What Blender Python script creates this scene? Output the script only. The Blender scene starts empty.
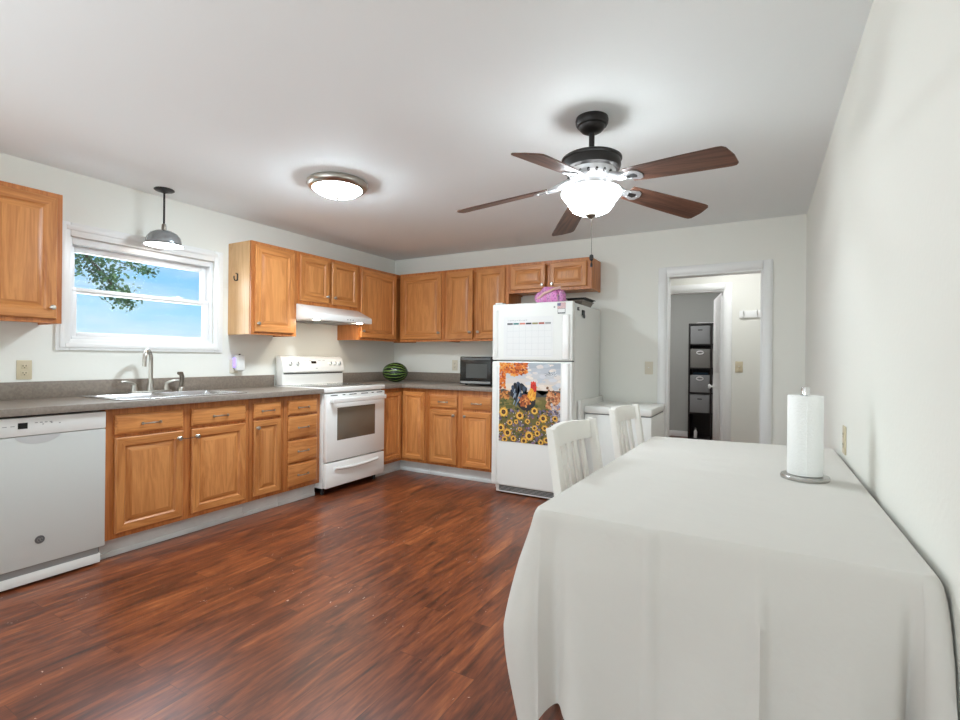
import bpy, bmesh, math, random
from mathutils import Vector, Matrix
random.seed(7)
PI = math.pi
SC = bpy.context.scene
COL = SC.collection

# ------------------------------------------------------------------ camera
FPX, YAW, ROLL = 493.578, 0.5174, 0.0098
CAM = Vector((3.8586, -4.6802, 1.1867))
fw = Vector((-math.sin(YAW), math.cos(YAW), 0)); rt = Vector((math.cos(YAW), math.sin(YAW), 0)); up = Vector((0, 0, 1))
cr, sr = math.cos(ROLL), math.sin(ROLL)
r2 = rt * cr + up * sr; u2 = up * cr - rt * sr; b2 = -fw
cam_data = bpy.data.cameras.new('camera'); cam = bpy.data.objects.new('camera', cam_data); COL.objects.link(cam)
cam.matrix_world = Matrix(((r2.x, u2.x, b2.x, CAM.x), (r2.y, u2.y, b2.y, CAM.y), (r2.z, u2.z, b2.z, CAM.z), (0, 0, 0, 1)))
cam_data.sensor_width = 36; cam_data.lens = FPX / 960 * 36; cam_data.shift_y = -1.743 / 960; cam_data.clip_start = 0.02
SC.camera = cam
# ------------------------------------------------------------------ light, sky, exposure
SC.view_settings.view_transform = 'Standard'; SC.view_settings.look = 'None'
SC.view_settings.gamma = 1; SC.view_settings.use_curve_mapping = False
SC.view_settings.exposure = 0.02
BOWL_E, FLUSH_E, BULB_E, HOOD_E, UP_E = 34.0, 142.0, 12.0, 220.0, 30.0
REAR_W, BOUNCE_W, HALL_E, SKY_E = 27.0, 46.0, 44.0, 1.12

def lin(r, g, b):
    f = lambda c: c / 12.92 if c <= 0.04045 else ((c + 0.055) / 1.055) ** 2.4
    return (f(r / 255), f(g / 255), f(b / 255), 1)

def NT(nt):
    nt.nodes.clear()
    def n(t, **kw):
        x = nt.nodes.new(t)
        for k, v in kw.items():
            if k == 'ins':
                for a, b in v.items(): x.inputs[a].default_value = b
            else: setattr(x, k, v)
        return x
    return n, lambda a, b: nt.links.new(a, b)

W_ = bpy.data.worlds.new('sky'); SC.world = W_; W_.use_nodes = True
n, L = NT(W_.node_tree)
tc = n('ShaderNodeTexCoord'); sep = n('ShaderNodeSeparateXYZ'); L(tc.outputs['Generated'], sep.inputs[0])
rmp = n('ShaderNodeValToRGB'); e = rmp.color_ramp.elements
e[0].position = 0.0; e[0].color = lin(190, 228, 246); e[1].position = 0.30; e[1].color = lin(96, 172, 240)
e.new(0.07).color = lin(165, 222, 250); e.new(0.16).color = lin(128, 200, 250)
L(sep.outputs['Z'], rmp.inputs[0])
mp = n('ShaderNodeMapping', ins={'Scale': (1.2, 1.2, 7.0)}); L(tc.outputs['Generated'], mp.inputs[0])
nz = n('ShaderNodeTexNoise', ins={'Scale': 2.6, 'Detail': 6.0, 'Roughness': 0.6}); L(mp.outputs[0], nz.inputs[0])
cr_ = n('ShaderNodeValToRGB'); e = cr_.color_ramp.elements
e[0].position = 0.47; e[0].color = (0, 0, 0, 1); e[1].position = 0.75; e[1].color = (0.75, 0.75, 0.75, 1)
L(nz.outputs[0], cr_.inputs[0])
mx = n('ShaderNodeMix', data_type='RGBA'); mx.inputs['B'].default_value = lin(238, 246, 250)
L(cr_.outputs[0], mx.inputs['Factor']); L(rmp.outputs[0], mx.inputs['A'])
bg = n('ShaderNodeBackground', ins={'Strength': SKY_E}); L(mx.outputs['Result'], bg.inputs[0])
ow = n('ShaderNodeOutputWorld'); L(bg.outputs[0], ow.inputs[0])

def area(name, loc, rot, sx, sy, power, col):
    d = bpy.data.lights.new(name, 'AREA'); d.shape = 'RECTANGLE'; d.size = sx; d.size_y = sy; d.energy = power; d.color = col
    o = bpy.data.objects.new(name, d); COL.objects.link(o); o.location = loc; o.rotation_euler = rot
    return o
# added fill lamps behind the camera, then daylight outside the sink window
area('daylight_rear_window', (1.15, -7.66, 1.35), (PI / 2, 0, 0), 1.5, 1.3, REAR_W, (0.92, 0.98, 1.0))
area('daylight_rear_door', (3.1, -7.66, 1.1), (PI / 2, 0, 0), 1.4, 1.9, REAR_W, (0.92, 0.98, 1.0))
area('daylight_sink_window', (-0.9, -2.755, 1.75), (0, -PI / 2, 0), 1.2, 1.7, 75.0, (0.84, 0.92, 1.0))

# added fill lamp behind the camera, aimed at the ceiling
area('bounce_flash', (1.5, -5.8, 0.9), (PI, 0, 0), 2.0, 1.6, BOUNCE_W, (0.88, 0.97, 1.02))
sd = bpy.data.lights.new('sun', 'SUN'); sd.energy = 3.0; sd.angle = 0.01; sun = bpy.data.objects.new('sun', sd); COL.objects.link(sun)
sun.rotation_euler = (math.radians(-25), math.radians(32), 0)
# ------------------------------------------------------------------ materials
MAT = {}
def principled(name, col, rough=0.5, metal=0.0, spec=0.5, coat=0.0, bump=None, vary=None, sheen=0.0):
    m = bpy.data.materials.new(name); m.use_nodes = True; n, L = NT(m.node_tree)
    p = n('ShaderNodeBsdfPrincipled'); p.inputs['Base Color'].default_value = col
    p.inputs['Roughness'].default_value = rough; p.inputs['Metallic'].default_value = metal
    p.inputs['Specular IOR Level'].default_value = spec; p.inputs['Coat Weight'].default_value = coat
    p.inputs['Sheen Weight'].default_value = sheen
    o = n('ShaderNodeOutputMaterial'); L(p.outputs[0], o.inputs[0])
    tc = n('ShaderNodeTexCoord')
    if bump:
        z = n('ShaderNodeTexNoise', ins={'Scale': bump[0], 'Detail': 4.0}); L(tc.outputs['Object'], z.inputs[0])
        b = n('ShaderNodeBump', ins={'Strength': bump[1], 'Distance': 0.01}); L(z.outputs[0], b.inputs['Height']); L(b.outputs[0], p.inputs['Normal'])
    if vary:                              # (scale, second colour)
        z = n('ShaderNodeTexNoise', ins={'Scale': vary[0], 'Detail': 5.0}); L(tc.outputs['Object'], z.inputs[0])
        x = n('ShaderNodeMix', data_type='RGBA'); x.inputs['A'].default_value = col; x.inputs['B'].default_value = vary[1]
        r = n('ShaderNodeValToRGB'); r.color_ramp.elements[0].position = 0.35; r.color_ramp.elements[1].position = 0.65
        L(z.outputs[0], r.inputs[0]); L(r.outputs[0], x.inputs['Factor']); L(x.outputs['Result'], p.inputs['Base Color'])
    MAT[name] = m
    return m

def emit(name, col, strength):
    m = bpy.data.materials.new(name); m.use_nodes = True; n, L = NT(m.node_tree)
    e = n('ShaderNodeEmission', ins={'Color': col, 'Strength': strength}); o = n('ShaderNodeOutputMaterial'); L(e.outputs[0], o.inputs[0])
    MAT[name] = m
    return m

def wood(name, axis, light, dark, rough=0.38, ring=1.0):
    m = bpy.data.materials.new(name); m.use_nodes = True; n, L = NT(m.node_tree)
    tc = n('ShaderNodeTexCoord'); oi = n('ShaderNodeObjectInfo')
    ad = n('ShaderNodeVectorMath', operation='MULTIPLY_ADD'); L(oi.outputs['Random'], ad.inputs[0]); ad.inputs[1].default_value = (7, 9, 11)
    L(tc.outputs['Object'], ad.inputs[2])
    sc = [11, 11, 11]; sc[axis] = 1.1
    mp = n('ShaderNodeMapping', ins={'Scale': sc}); L(ad.outputs[0], mp.inputs[0])
    nz = n('ShaderNodeTexNoise', ins={'Scale': 1.0, 'Detail': 5.0, 'Roughness': 0.55, 'Distortion': 0.9}); L(mp.outputs[0], nz.inputs[0])
    wv = n('ShaderNodeMath', operation='MULTIPLY'); wv.inputs[1].default_value = 9.0 * ring; L(nz.outputs[0], wv.inputs[0])
    fr = n('ShaderNodeMath', operation='PINGPONG'); fr.inputs[1].default_value = 1.0; L(wv.outputs[0], fr.inputs[0])
    sc2 = [150, 150, 150]; sc2[axis] = 5
    mp2 = n('ShaderNodeMapping', ins={'Scale': sc2}); L(ad.outputs[0], mp2.inputs[0])
    n2 = n('ShaderNodeTexNoise', ins={'Scale': 1.0, 'Detail': 2.0}); L(mp2.outputs[0], n2.inputs[0])
    av = n('ShaderNodeMath', operation='MULTIPLY_ADD'); av.inputs[1].default_value = 0.42; L(fr.outputs[0], av.inputs[0])
    a2 = n('ShaderNodeMath', operation='MULTIPLY'); a2.inputs[1].default_value = 0.6; L(n2.outputs[0], a2.inputs[0]); L(a2.outputs[0], av.inputs[2])
    rp = n('ShaderNodeValToRGB'); e = rp.color_ramp.elements
    e[0].position = 0.18; e[0].color = dark; e[1].position = 0.72; e[1].color = light
    L(av.outputs[0], rp.inputs[0])
    hs = n('ShaderNodeHueSaturation'); vr = n('ShaderNodeMapRange', ins={'To Min': 0.92, 'To Max': 1.08}); L(oi.outputs['Random'], vr.inputs[0])
    L(vr.outputs[0], hs.inputs['Value']); L(rp.outputs[0], hs.inputs['Color'])
    p = n('ShaderNodeBsdfPrincipled', ins={'Roughness': rough}); L(hs.outputs[0], p.inputs['Base Color'])
    b = n('ShaderNodeBump', ins={'Strength': 0.08, 'Distance': 0.002}); L(av.outputs[0], b.inputs['Height']); L(b.outputs[0], p.inputs['Normal'])
    o = n('ShaderNodeOutputMaterial'); L(p.outputs[0], o.inputs[0])
    MAT[name] = m
    return m

OAK_L, OAK_D = lin(212, 144, 82), lin(178, 108, 54)
oak = wood('oak_upright', 2, OAK_L, OAK_D); oakh = wood('oak_level', 0, OAK_L, OAK_D)
oakp = wood('oak_panel', 2, lin(218, 150, 88), lin(192, 122, 66), ring=1.2)
oakf = wood('oak_frame', 2, lin(198, 126, 68), lin(166, 96, 46)); oak_lit = wood('oak_veneer', 2, lin(222, 180, 130), lin(206, 160, 110))
blade_wood = wood('blade_walnut', 0, lin(112, 76, 60), lin(58, 38, 30), 0.4, 1.3)

def floor_mat():
    m = bpy.data.materials.new('plank_floor'); m.use_nodes = True; n, L = NT(m.node_tree)
    tc = n('ShaderNodeTexCoord'); sp = n('ShaderNodeSeparateXYZ'); L(tc.outputs['Object'], sp.inputs[0])
    cb = n('ShaderNodeCombineXYZ'); L(sp.outputs['Y'], cb.inputs[0]); L(sp.outputs['X'], cb.inputs[1])
    br = n('ShaderNodeTexBrick', ins={'Color1': (0, 0, 0, 1), 'Color2': (1, 1, 1, 1), 'Mortar': (0.5, 0.5, 0.5, 1), 'Scale': 1.0, 'Mortar Size': 0.0012, 'Mortar Smooth': 0.3, 'Brick Width': 0.92, 'Row Height': 0.118})
    br.offset = 0.37; L(cb.outputs[0], br.inputs['Vector'])
    w = n('ShaderNodeMath', operation='MULTIPLY'); w.inputs[1].default_value = 40; L(br.outputs['Color'], w.inputs[0])
    mp = n('ShaderNodeMapping', ins={'Scale': (15, 2.3, 1)}); L(tc.outputs['Object'], mp.inputs[0])
    n1 = n('ShaderNodeTexNoise', noise_dimensions='4D', ins={'Scale': 1.0, 'Detail': 6.0, 'Roughness': 0.62, 'Distortion': 1.1}); L(mp.outputs[0], n1.inputs['Vector']); L(w.outputs[0], n1.inputs['W'])
    mp2 = n('ShaderNodeMapping', ins={'Scale': (60, 7, 1)}); L(tc.outputs['Object'], mp2.inputs[0])
    n2 = n('ShaderNodeTexNoise', noise_dimensions='4D', ins={'Scale': 1.0, 'Detail': 4.0, 'Roughness': 0.6}); L(mp2.outputs[0], n2.inputs['Vector']); L(w.outputs[0], n2.inputs['W'])
    a = n('ShaderNodeMath', operation='MULTIPLY_ADD'); a.inputs[1].default_value = 0.62; L(n1.outputs[0], a.inputs[0])
    b = n('ShaderNodeMath', operation='MULTIPLY'); b.inputs[1].default_value = 0.32; L(n2.outputs[0], b.inputs[0]); L(b.outputs[0], a.inputs[2])
    c = n('ShaderNodeMath', operation='MULTIPLY_ADD'); c.inputs[1].default_value = 0.06; L(br.outputs['Color'], c.inputs[0]); L(a.outputs[0], c.inputs[2])
    rp = n('ShaderNodeValToRGB'); e = rp.color_ramp.elements
    e[0].position = 0.36; e[0].color = lin(54, 27, 16); e[1].position = 0.70; e[1].color = lin(184, 112, 64)
    e.new(0.46).color = lin(98, 48, 27); e.new(0.57).color = lin(140, 74, 40)
    L(c.outputs[0], rp.inputs[0])
    mo = n('ShaderNodeMix', data_type='RGBA'); mo.inputs['B'].default_value = lin(40, 18, 12)
    mf = n('ShaderNodeMath', operation='MULTIPLY'); mf.inputs[1].default_value = 0.6; L(br.outputs['Fac'], mf.inputs[0]); L(mf.outputs[0], mo.inputs['Factor']); L(rp.outputs[0], mo.inputs['A'])
    # worn white flecks and scratches in the finish
    mp3 = n('ShaderNodeMapping', ins={'Scale': (34, 20, 1)}); L(tc.outputs['Object'], mp3.inputs[0])
    v = n('ShaderNodeTexNoise', ins={'Scale': 1.0, 'Detail': 3.0, 'Distortion': 1.5}); L(mp3.outputs[0], v.inputs['Vector'])
    vr = n('ShaderNodeMath', operation='GREATER_THAN'); vr.inputs[1].default_value = 0.735; L(v.outputs[0], vr.inputs[0])
    big = n('ShaderNodeTexNoise', ins={'Scale': 1.3, 'Detail': 1.0}); L(tc.outputs['Object'], big.inputs['Vector'])
    bm_ = n('ShaderNodeMath', operation='GREATER_THAN'); bm_.inputs[1].default_value = 0.48; L(big.outputs[0], bm_.inputs[0])
    fm = n('ShaderNodeMath', operation='MULTIPLY'); L(vr.outputs[0], fm.inputs[0]); L(bm_.outputs[0], fm.inputs[1])
    fx = n('ShaderNodeMix', data_type='RGBA'); fx.inputs['B'].default_value = lin(205, 180, 165); L(fm.outputs[0], fx.inputs['Factor']); L(mo.outputs['Result'], fx.inputs['A'])
    p = n('ShaderNodeBsdfPrincipled', ins={'Coat Weight': 0.22, 'Coat Roughness': 0.3}); L(fx.outputs['Result'], p.inputs['Base Color'])
    rr = n('ShaderNodeMapRange', ins={'To Min': 0.24, 'To Max': 0.46}); L(n2.outputs[0], rr.inputs[0]); L(rr.outputs[0], p.inputs['Roughness'])
    bp = n('ShaderNodeBump', ins={'Strength': 0.22, 'Distance': 0.003}); L(a.outputs[0], bp.inputs['Height']); L(bp.outputs[0], p.inputs['Normal'])
    o = n('ShaderNodeOutputMaterial'); L(p.outputs[0], o.inputs[0])
    return m
floor_m = floor_mat()

wall_paint = principled('wall_paint', lin(239, 238, 230), 0.6, spec=0.25, bump=(60, 0.05))
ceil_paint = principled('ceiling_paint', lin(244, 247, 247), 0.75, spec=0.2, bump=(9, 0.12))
grey_paint = principled('grey_paint', lin(184, 185, 180), 0.6, spec=0.25, bump=(60, 0.05))
trim_white = principled('trim_white', lin(243, 243, 241), 0.35)
kick_white = principled('kick_white', lin(226, 228, 226), 0.4, vary=(6, lin(212, 213, 210)))
vinyl = principled('window_vinyl', lin(238, 238, 238), 0.3)
appl = principled('white_enamel', lin(240, 240, 236), 0.22, coat=0.3)
appl_b = principled('white_enamel_bright', lin(250, 249, 245), 0.25, coat=0.4)
appl_t = principled('white_textured', lin(240, 240, 235), 0.35, bump=(300, 0.06))
freezer_w = principled('freezer_white', lin(238, 238, 233), 0.35)
seam_dark = principled('seam_dark', lin(38, 36, 34), 0.6)
black_gloss = principled('black_gloss', lin(22, 22, 22), 0.15)
black_matte = principled('black_matte', lin(34, 33, 32), 0.5)
dark_grey = principled('vent_grey', lin(96, 97, 96), 0.5)
grey_mid = principled('mid_grey', lin(150, 150, 148), 0.45)
handle_pocket = principled('pocket_grey', lin(205, 206, 205), 0.3)
laminate = principled('counter_laminate', lin(140, 128, 116), 0.33, vary=(70, lin(126, 114, 103)), bump=(200, 0.03))
lam_edge = principled('counter_edge', lin(150, 140, 130), 0.35, vary=(70, lin(138, 128, 118)))
steel = principled('stainless', lin(205, 206, 206), 0.24, 1.0)
sink_steel = principled('sink_steel', lin(228, 228, 228), 0.22, 0.9)
nickel = principled('brushed_nickel', lin(186, 182, 174), 0.28, 1.0)
nickel_dk = principled('aged_nickel', lin(128, 120, 110), 0.3, 1.0)
chrome = principled('chrome', lin(220, 220, 220), 0.1, 1.0)
bronze = principled('oil_bronze', lin(40, 37, 36), 0.42, 0.35)
silver = principled('hub_silver', lin(190, 190, 192), 0.3, 0.7)
glass_dark = principled('oven_glass', lin(118, 106, 92), 0.1)
cook_glass = principled('cooktop_glass', lin(62, 60, 58), 0.08, coat=0.5)
mw_glass = principled('microwave_window', lin(84, 86, 84), 0.25)
mw_body = principled('microwave_black', lin(30, 31, 30), 0.25)
almond = principled('almond_plastic', lin(208, 194, 164), 0.4)
beige_pl = principled('beige_plastic', lin(222, 214, 194), 0.4)
slot = principled('socket_slot', lin(30, 26, 24), 0.6)
white_pl = principled('white_plastic', lin(238, 238, 236), 0.35)
cloth_m = principled('cotton_cloth', lin(215, 211, 204), 0.85, spec=0.15, bump=(9, 0.5), sheen=0.1)
chair_white = principled('chair_paint', lin(238, 235, 228), 0.4, spec=0.4)
table_white = principled('table_paint', lin(225, 222, 214), 0.4)
towel_m = principled('paper_towel', lin(244, 244, 241), 0.9, spec=0.1, bump=(160, 0.25))
hammered = principled('hammered_base', lin(186, 184, 180), 0.25, 0.8, bump=(90, 0.3))
shade_grey = principled('pendant_grey', lin(152, 155, 157), 0.25, 0.6)
shelf_m = principled('shelf_espresso', lin(36, 30, 29), 0.5)
bin_a = principled('bin_fabric', lin(140, 141, 141), 0.9, bump=(250, 0.2))
bin_b = principled('bin_fabric_taupe', lin(128, 126, 121), 0.9, bump=(250, 0.2))
paper = principled('paper_white', lin(238, 238, 236), 0.6)
leaf_m = principled('leaf_green', lin(112, 150, 92), 0.55, vary=(5, lin(58, 96, 60)))
bark = principled('bark', lin(92, 78, 66), 0.9)
lawn_m = principled('lawn', lin(96, 126, 66), 0.9, vary=(1.5, lin(74, 104, 52)))
flesh_b = principled('blue_fabric', lin(70, 96, 120), 0.8)
emit('bowl_glow', (0.89, 0.98, 1.03, 1), BOWL_E); emit('flush_glow', (0.83, 0.965, 1.06, 1), FLUSH_E); emit('bulb_ring', (0.94, 0.985, 1.0, 1), UP_E)
emit('bulb_glow', (1.0, 0.97, 0.93, 1), BULB_E); emit('hood_glow', (1.0, 0.92, 0.78, 1), HOOD_E); emit('hall_glow', (0.96, 0.985, 1.0, 1), HALL_E)
emit('far_glow', (0.97, 0.98, 1.0, 1), 88.0); emit('night_glow', lin(160, 140, 255), 2.2); emit('window_daylight', (0.95, 0.98, 1.0, 1), 1.0)

def pane_mat():
    m = bpy.data.materials.new('window_glass'); m.use_nodes = True; n, L = NT(m.node_tree)
    t = n('ShaderNodeBsdfTransparent'); g = n('ShaderNodeBsdfGlossy', ins={'Roughness': 0.02}); x = n('ShaderNodeMixShader', ins={0: 0.05})
    o = n('ShaderNodeOutputMaterial'); L(t.outputs[0], x.inputs[1]); L(g.outputs[0], x.inputs[2]); L(x.outputs[0], o.inputs[0])
    return m
pane_m = pane_mat()

def melon_mat():
    m = bpy.data.materials.new('melon_rind'); m.use_nodes = True; n, L = NT(m.node_tree)
    tc = n('ShaderNodeTexCoord'); sp = n('ShaderNodeSeparateXYZ'); L(tc.outputs['Object'], sp.inputs[0])
    at = n('ShaderNodeMath', operation='ARCTAN2'); L(sp.outputs['Z'], at.inputs[0]); L(sp.outputs['Y'], at.inputs[1])
    nz = n('ShaderNodeTexNoise', ins={'Scale': 22.0, 'Detail': 4.0}); L(tc.outputs['Object'], nz.inputs[0])
    ma = n('ShaderNodeMath', operation='MULTIPLY_ADD'); ma.inputs[1].default_value = 17.0; L(at.outputs[0], ma.inputs[0])
    mb = n('ShaderNodeMath', operation='MULTIPLY'); mb.inputs[1].default_value = 4.0; L(nz.outputs[0], mb.inputs[0]); L(mb.outputs[0], ma.inputs[2])
    si = n('ShaderNodeMath', operation='SINE'); L(ma.outputs[0], si.inputs[0])
    rp = n('ShaderNodeValToRGB'); e = rp.color_ramp.elements
    e[0].position = 0.45; e[0].color = lin(24, 42, 20); e[1].position = 0.95; e[1].color = lin(128, 156, 80); e.new(0.75).color = lin(46, 74, 30)
    L(si.outputs[0], rp.inputs[0])
    p = n('ShaderNodeBsdfPrincipled', ins={'Roughness': 0.25}); L(rp.outputs[0], p.inputs['Base Color'])
    o = n('ShaderNodeOutputMaterial'); L(p.outputs[0], o.inputs[0])
    return m
melon_m = melon_mat()

def bag_mat():
    m = bpy.data.materials.new('bag_print'); m.use_nodes = True; n, L = NT(m.node_tree)
    tc = n('ShaderNodeTexCoord')
    v = n('ShaderNodeTexVoronoi', ins={'Scale': 60.0}); L(tc.outputs['Object'], v.inputs['Vector'])
    r1 = n('ShaderNodeValToRGB'); e = r1.color_ramp.elements
    e[0].position = 0.25; e[0].color = lin(120, 84, 120); e[1].position = 0.45; e[1].color = lin(224, 158, 204); L(v.outputs['Distance'], r1.inputs[0])
    wv = n('ShaderNodeTexWave', ins={'Scale': 4.0, 'Distortion': 7.0, 'Detail': 1.0}); L(tc.outputs['Object'], wv.inputs['Vector'])
    r2 = n('ShaderNodeValToRGB'); r2.color_ramp.interpolation = 'CONSTANT'; e = r2.color_ramp.elements
    e[0].position = 0.0; e[0].color = lin(222, 110, 190); e[1].position = 0.5; e[1].color = lin(232, 196, 190); e.new(0.68).color = lin(172, 130, 186); e.new(0.85).color = lin(226, 140, 200)
    L(wv.outputs[0], r2.inputs[0])
    x = n('ShaderNodeMix', data_type='RGBA', ins={'Factor': 0.5}); L(r1.outputs[0], x.inputs['A']); L(r2.outputs[0], x.inputs['B'])
    p = n('ShaderNodeBsdfPrincipled', ins={'Roughness': 0.5}); L(x.outputs['Result'], p.inputs['Base Color'])
    o = n('ShaderNodeOutputMaterial'); L(p.outputs[0], o.inputs[0])
    return m
bag_m = bag_mat()

# ------------------------------------------------------------------ mesh helpers
class MB:
    def __init__(s): s.bm = bmesh.new()
    def box(s, x0, x1, y0, y1, z0, z1, bev=0.0, mi=0, seg=2):
        t = bmesh.new(); vs = [t.verts.new((x, y, z)) for x in (x0, x1) for y in (y0, y1) for z in (z0, z1)]
        for f in ((0, 1, 3, 2), (4, 6, 7, 5), (0, 4, 5, 1), (2, 3, 7, 6), (0, 2, 6, 4), (1, 5, 7, 3)): t.faces.new([vs[i] for i in f])
        if bev > 0: bmesh.ops.bevel(t, geom=t.edges[:], offset=bev, segments=seg, affect='EDGES', profile=0.5)
        return s.add(t, mi)
    def add(s, t, mi=0, mat=None):
        bmesh.ops.recalc_face_normals(t, faces=t.faces[:])
        mp = {}
        for v in t.verts: mp[v] = s.bm.verts.new(mat @ v.co if mat else v.co)
        for f in t.faces:
            try: g = s.bm.faces.new([mp[v] for v in f.verts]); g.material_index = mi if mi is not None else f.material_index
            except ValueError: pass
        t.free(); return s
    def lathe(s, prof, c=(0, 0, 0), seg=32, mi=0, mat=None):
        t = bmesh.new(); rings = []
        for r, z in prof:
            if r < 1e-6: rings.append([t.verts.new((c[0], c[1], c[2] + z))])
            else: rings.append([t.verts.new((c[0] + r * math.cos(2 * PI * k / seg), c[1] + r * math.sin(2 * PI * k / seg), c[2] + z)) for k in range(seg)])
        for a, b in zip(rings, rings[1:]):
            for k in range(seg):
                k2 = (k + 1) % seg
                q = [a[k % len(a)], a[k2 % len(a)], b[k2 % len(b)], b[k % len(b)]]
                q = list(dict.fromkeys(q))
                if len(q) > 2: t.faces.new(q)
        return s.add(t, mi, mat)
    def tube(s, pts, r, seg=10, mi=0, caps=True):
        pts = [Vector(p) for p in pts]; t = bmesh.new(); rings = []
        rr = r if isinstance(r, (list, tuple)) else [r] * len(pts)
        ref = None
        for i, p in enumerate(pts):
            d = (pts[min(i + 1, len(pts) - 1)] - pts[max(i - 1, 0)]).normalized()
            if ref is None:
                ref = Vector((0, 0, 1)) if abs(d.z) < 0.9 else Vector((1, 0, 0))
            a = d.cross(ref).normalized(); b = a.cross(d).normalized(); ref = b
            rings.append([t.verts.new(p + (a * math.cos(2 * PI * k / seg) + b * math.sin(2 * PI * k / seg)) * rr[i]) for k in range(seg)])
        for a, b in zip(rings, rings[1:]):
            for k in range(seg): t.faces.new((a[k], a[(k + 1) % seg], b[(k + 1) % seg], b[k]))
        if caps: t.faces.new(rings[0]); t.faces.new(rings[-1])
        return s.add(t, mi)
    def cyl(s, p0, p1, r, r1=None, seg=20, mi=0):
        return s.tube([p0, p1], [r, r if r1 is None else r1], seg, mi)
    def prism(s, poly, axis, a, b, bev=0.0, mi=0, seg=2):
        """poly: 2D outline in the two other axes; extruded along axis from a to b"""
        def P(u, v, w): return {'x': (w, u, v), 'y': (u, w, v), 'z': (u, v, w)}[axis]
        t = bmesh.new(); A = [t.verts.new(P(u, v, a)) for u, v in poly]; B = [t.verts.new(P(u, v, b)) for u, v in poly]
        t.faces.new(A); t.faces.new(B[::-1]); k = len(poly)
        for i in range(k): t.faces.new((A[i], A[(i + 1) % k], B[(i + 1) % k], B[i]))
        bmesh.ops.recalc_face_normals(t, faces=t.faces[:])
        if bev > 0: bmesh.ops.bevel(t, geom=t.edges[:], offset=bev, segments=seg, affect='EDGES', profile=0.5)
        return s.add(t, mi)
    def rings(s, x0, x1, z0, z1, prof, mi_side=0, mi_rail=0, mi_field=0):
        """a framed panel facing -Y: prof is a list of (inset, y); first ring is the back edge"""
        t = bmesh.new(); R = []
        for ins, y in prof:
            R.append([t.verts.new(p) for p in ((x0 + ins, y, z0 + ins), (x1 - ins, y, z0 + ins), (x1 - ins, y, z1 - ins), (x0 + ins, y, z1 - ins))])
        t.faces.new(R[0])
        for a, b in zip(R, R[1:]):
            for k in range(4):
                f = t.faces.new((a[k], a[(k + 1) % 4], b[(k + 1) % 4], b[k])); f.material_index = mi_rail if k in (0, 2) else mi_side
        f = t.faces.new(R[-1]); f.material_index = mi_field
        return s.add(t, None)
    def build(s, name, mats, parent=None, loc=None, smooth=0.6, kind=None, label=None):
        me = bpy.data.meshes.new(name); s.bm.normal_update()
        for f in s.bm.faces: f.smooth = True
        for e in s.bm.edges:
            if len(e.link_faces) != 2 or e.calc_face_angle(0) > smooth: e.smooth = False
        s.bm.to_mesh(me); s.bm.free()
        for m in (mats if isinstance(mats, (list, tuple)) else [mats]): me.materials.append(m)
        o = bpy.data.objects.new(name, me); COL.objects.link(o)
        if parent: o.parent = parent
        if loc: o.location = loc
        if kind: o['kind'] = kind
        if label: o['label'] = label
        return o

def thing(name, label, cat, loc=(0, 0, 0), rz=0.0, group=None):
    o = bpy.data.objects.new(name, None); COL.objects.link(o); o.empty_display_size = 0.1
    o.location = loc; o.rotation_euler = (0, 0, rz); o['label'] = label; o['category'] = cat
    if group: o['group'] = group
    return o
def tag(o, label, cat, group=None):
    o['label'] = label; o['category'] = cat
    if group: o['group'] = group
    return o
def copy_tree(o, parent=None):
    c = o.copy(); COL.objects.link(c)
    if parent: c.parent = parent
    for ch in list(o.children): copy_tree(ch, c)
    return c
def struct(mb, name, mats, parent=None, label=None):
    return mb.build(name, mats, parent, kind='structure' if parent is None else None, label=label)
def box1(name, m, parent, *a, bev=0.0, label=None): return MB().box(*a, bev=bev).build(name, m, parent, label=label)

# ------------------------------------------------------------------ the room
H, WX, RY, T = 2.3575, 4.165, -7.6, 0.12       # ceiling height, east wall, rear wall, wall thickness
def wall_x(x0, x1, y0, y1, z0, z1, holes):      # wall slab normal to X with rectangular holes (ya, yb, za, zb), sorted in y
    m = MB(); y = y0
    for (a, b, c, d) in holes:
        m.box(x0, x1, y, a, z0, z1); m.box(x0, x1, a, b, z0, c) if c > z0 else None
        m.box(x0, x1, a, b, d, z1); y = b
    m.box(x0, x1, y, y1, z0, z1); return m
def wall_y(y0, y1, x0, x1, z0, z1, holes):
    m = MB(); x = x0
    for (a, b, c, d) in holes:
        m.box(x, a, y0, y1, z0, z1); m.box(a, b, y0, y1, z0, c) if c > z0 else None
        m.box(a, b, y0, y1, d, z1); x = b
    m.box(x, x1, y0, y1, z0, z1); return m
struct(MB().box(-0.14, 4.9, RY - T, 3.75, -0.1, 0), 'floor', floor_m)
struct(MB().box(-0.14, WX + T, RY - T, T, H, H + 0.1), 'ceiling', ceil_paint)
WY0, WY1, WZ0, WZ1 = -3.237, -2.275, 1.283, 1.947
struct(wall_x(-0.14, 0, RY, 0, 0, H, [(WY0, WY1, WZ0, WZ1)]), 'wall_left', wall_paint)
struct(MB().box(WX, WX + T, RY, T, 0, H), 'wall_right', wall_paint)
DX0, DX1, DZ = 3.118, 3.868, 1.947
struct(wall_y(0, T, -0.14, WX, 0, H, [(DX0, DX1, 0, DZ)]), 'wall_back', wall_paint)
struct(wall_y(RY - T, RY, -0.14, WX + T, 0, H, [(0.4, 1.9, 0.7, 2.0), (2.4, 3.8, 0.0, 2.05)]), 'wall_rear', wall_paint)
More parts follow.
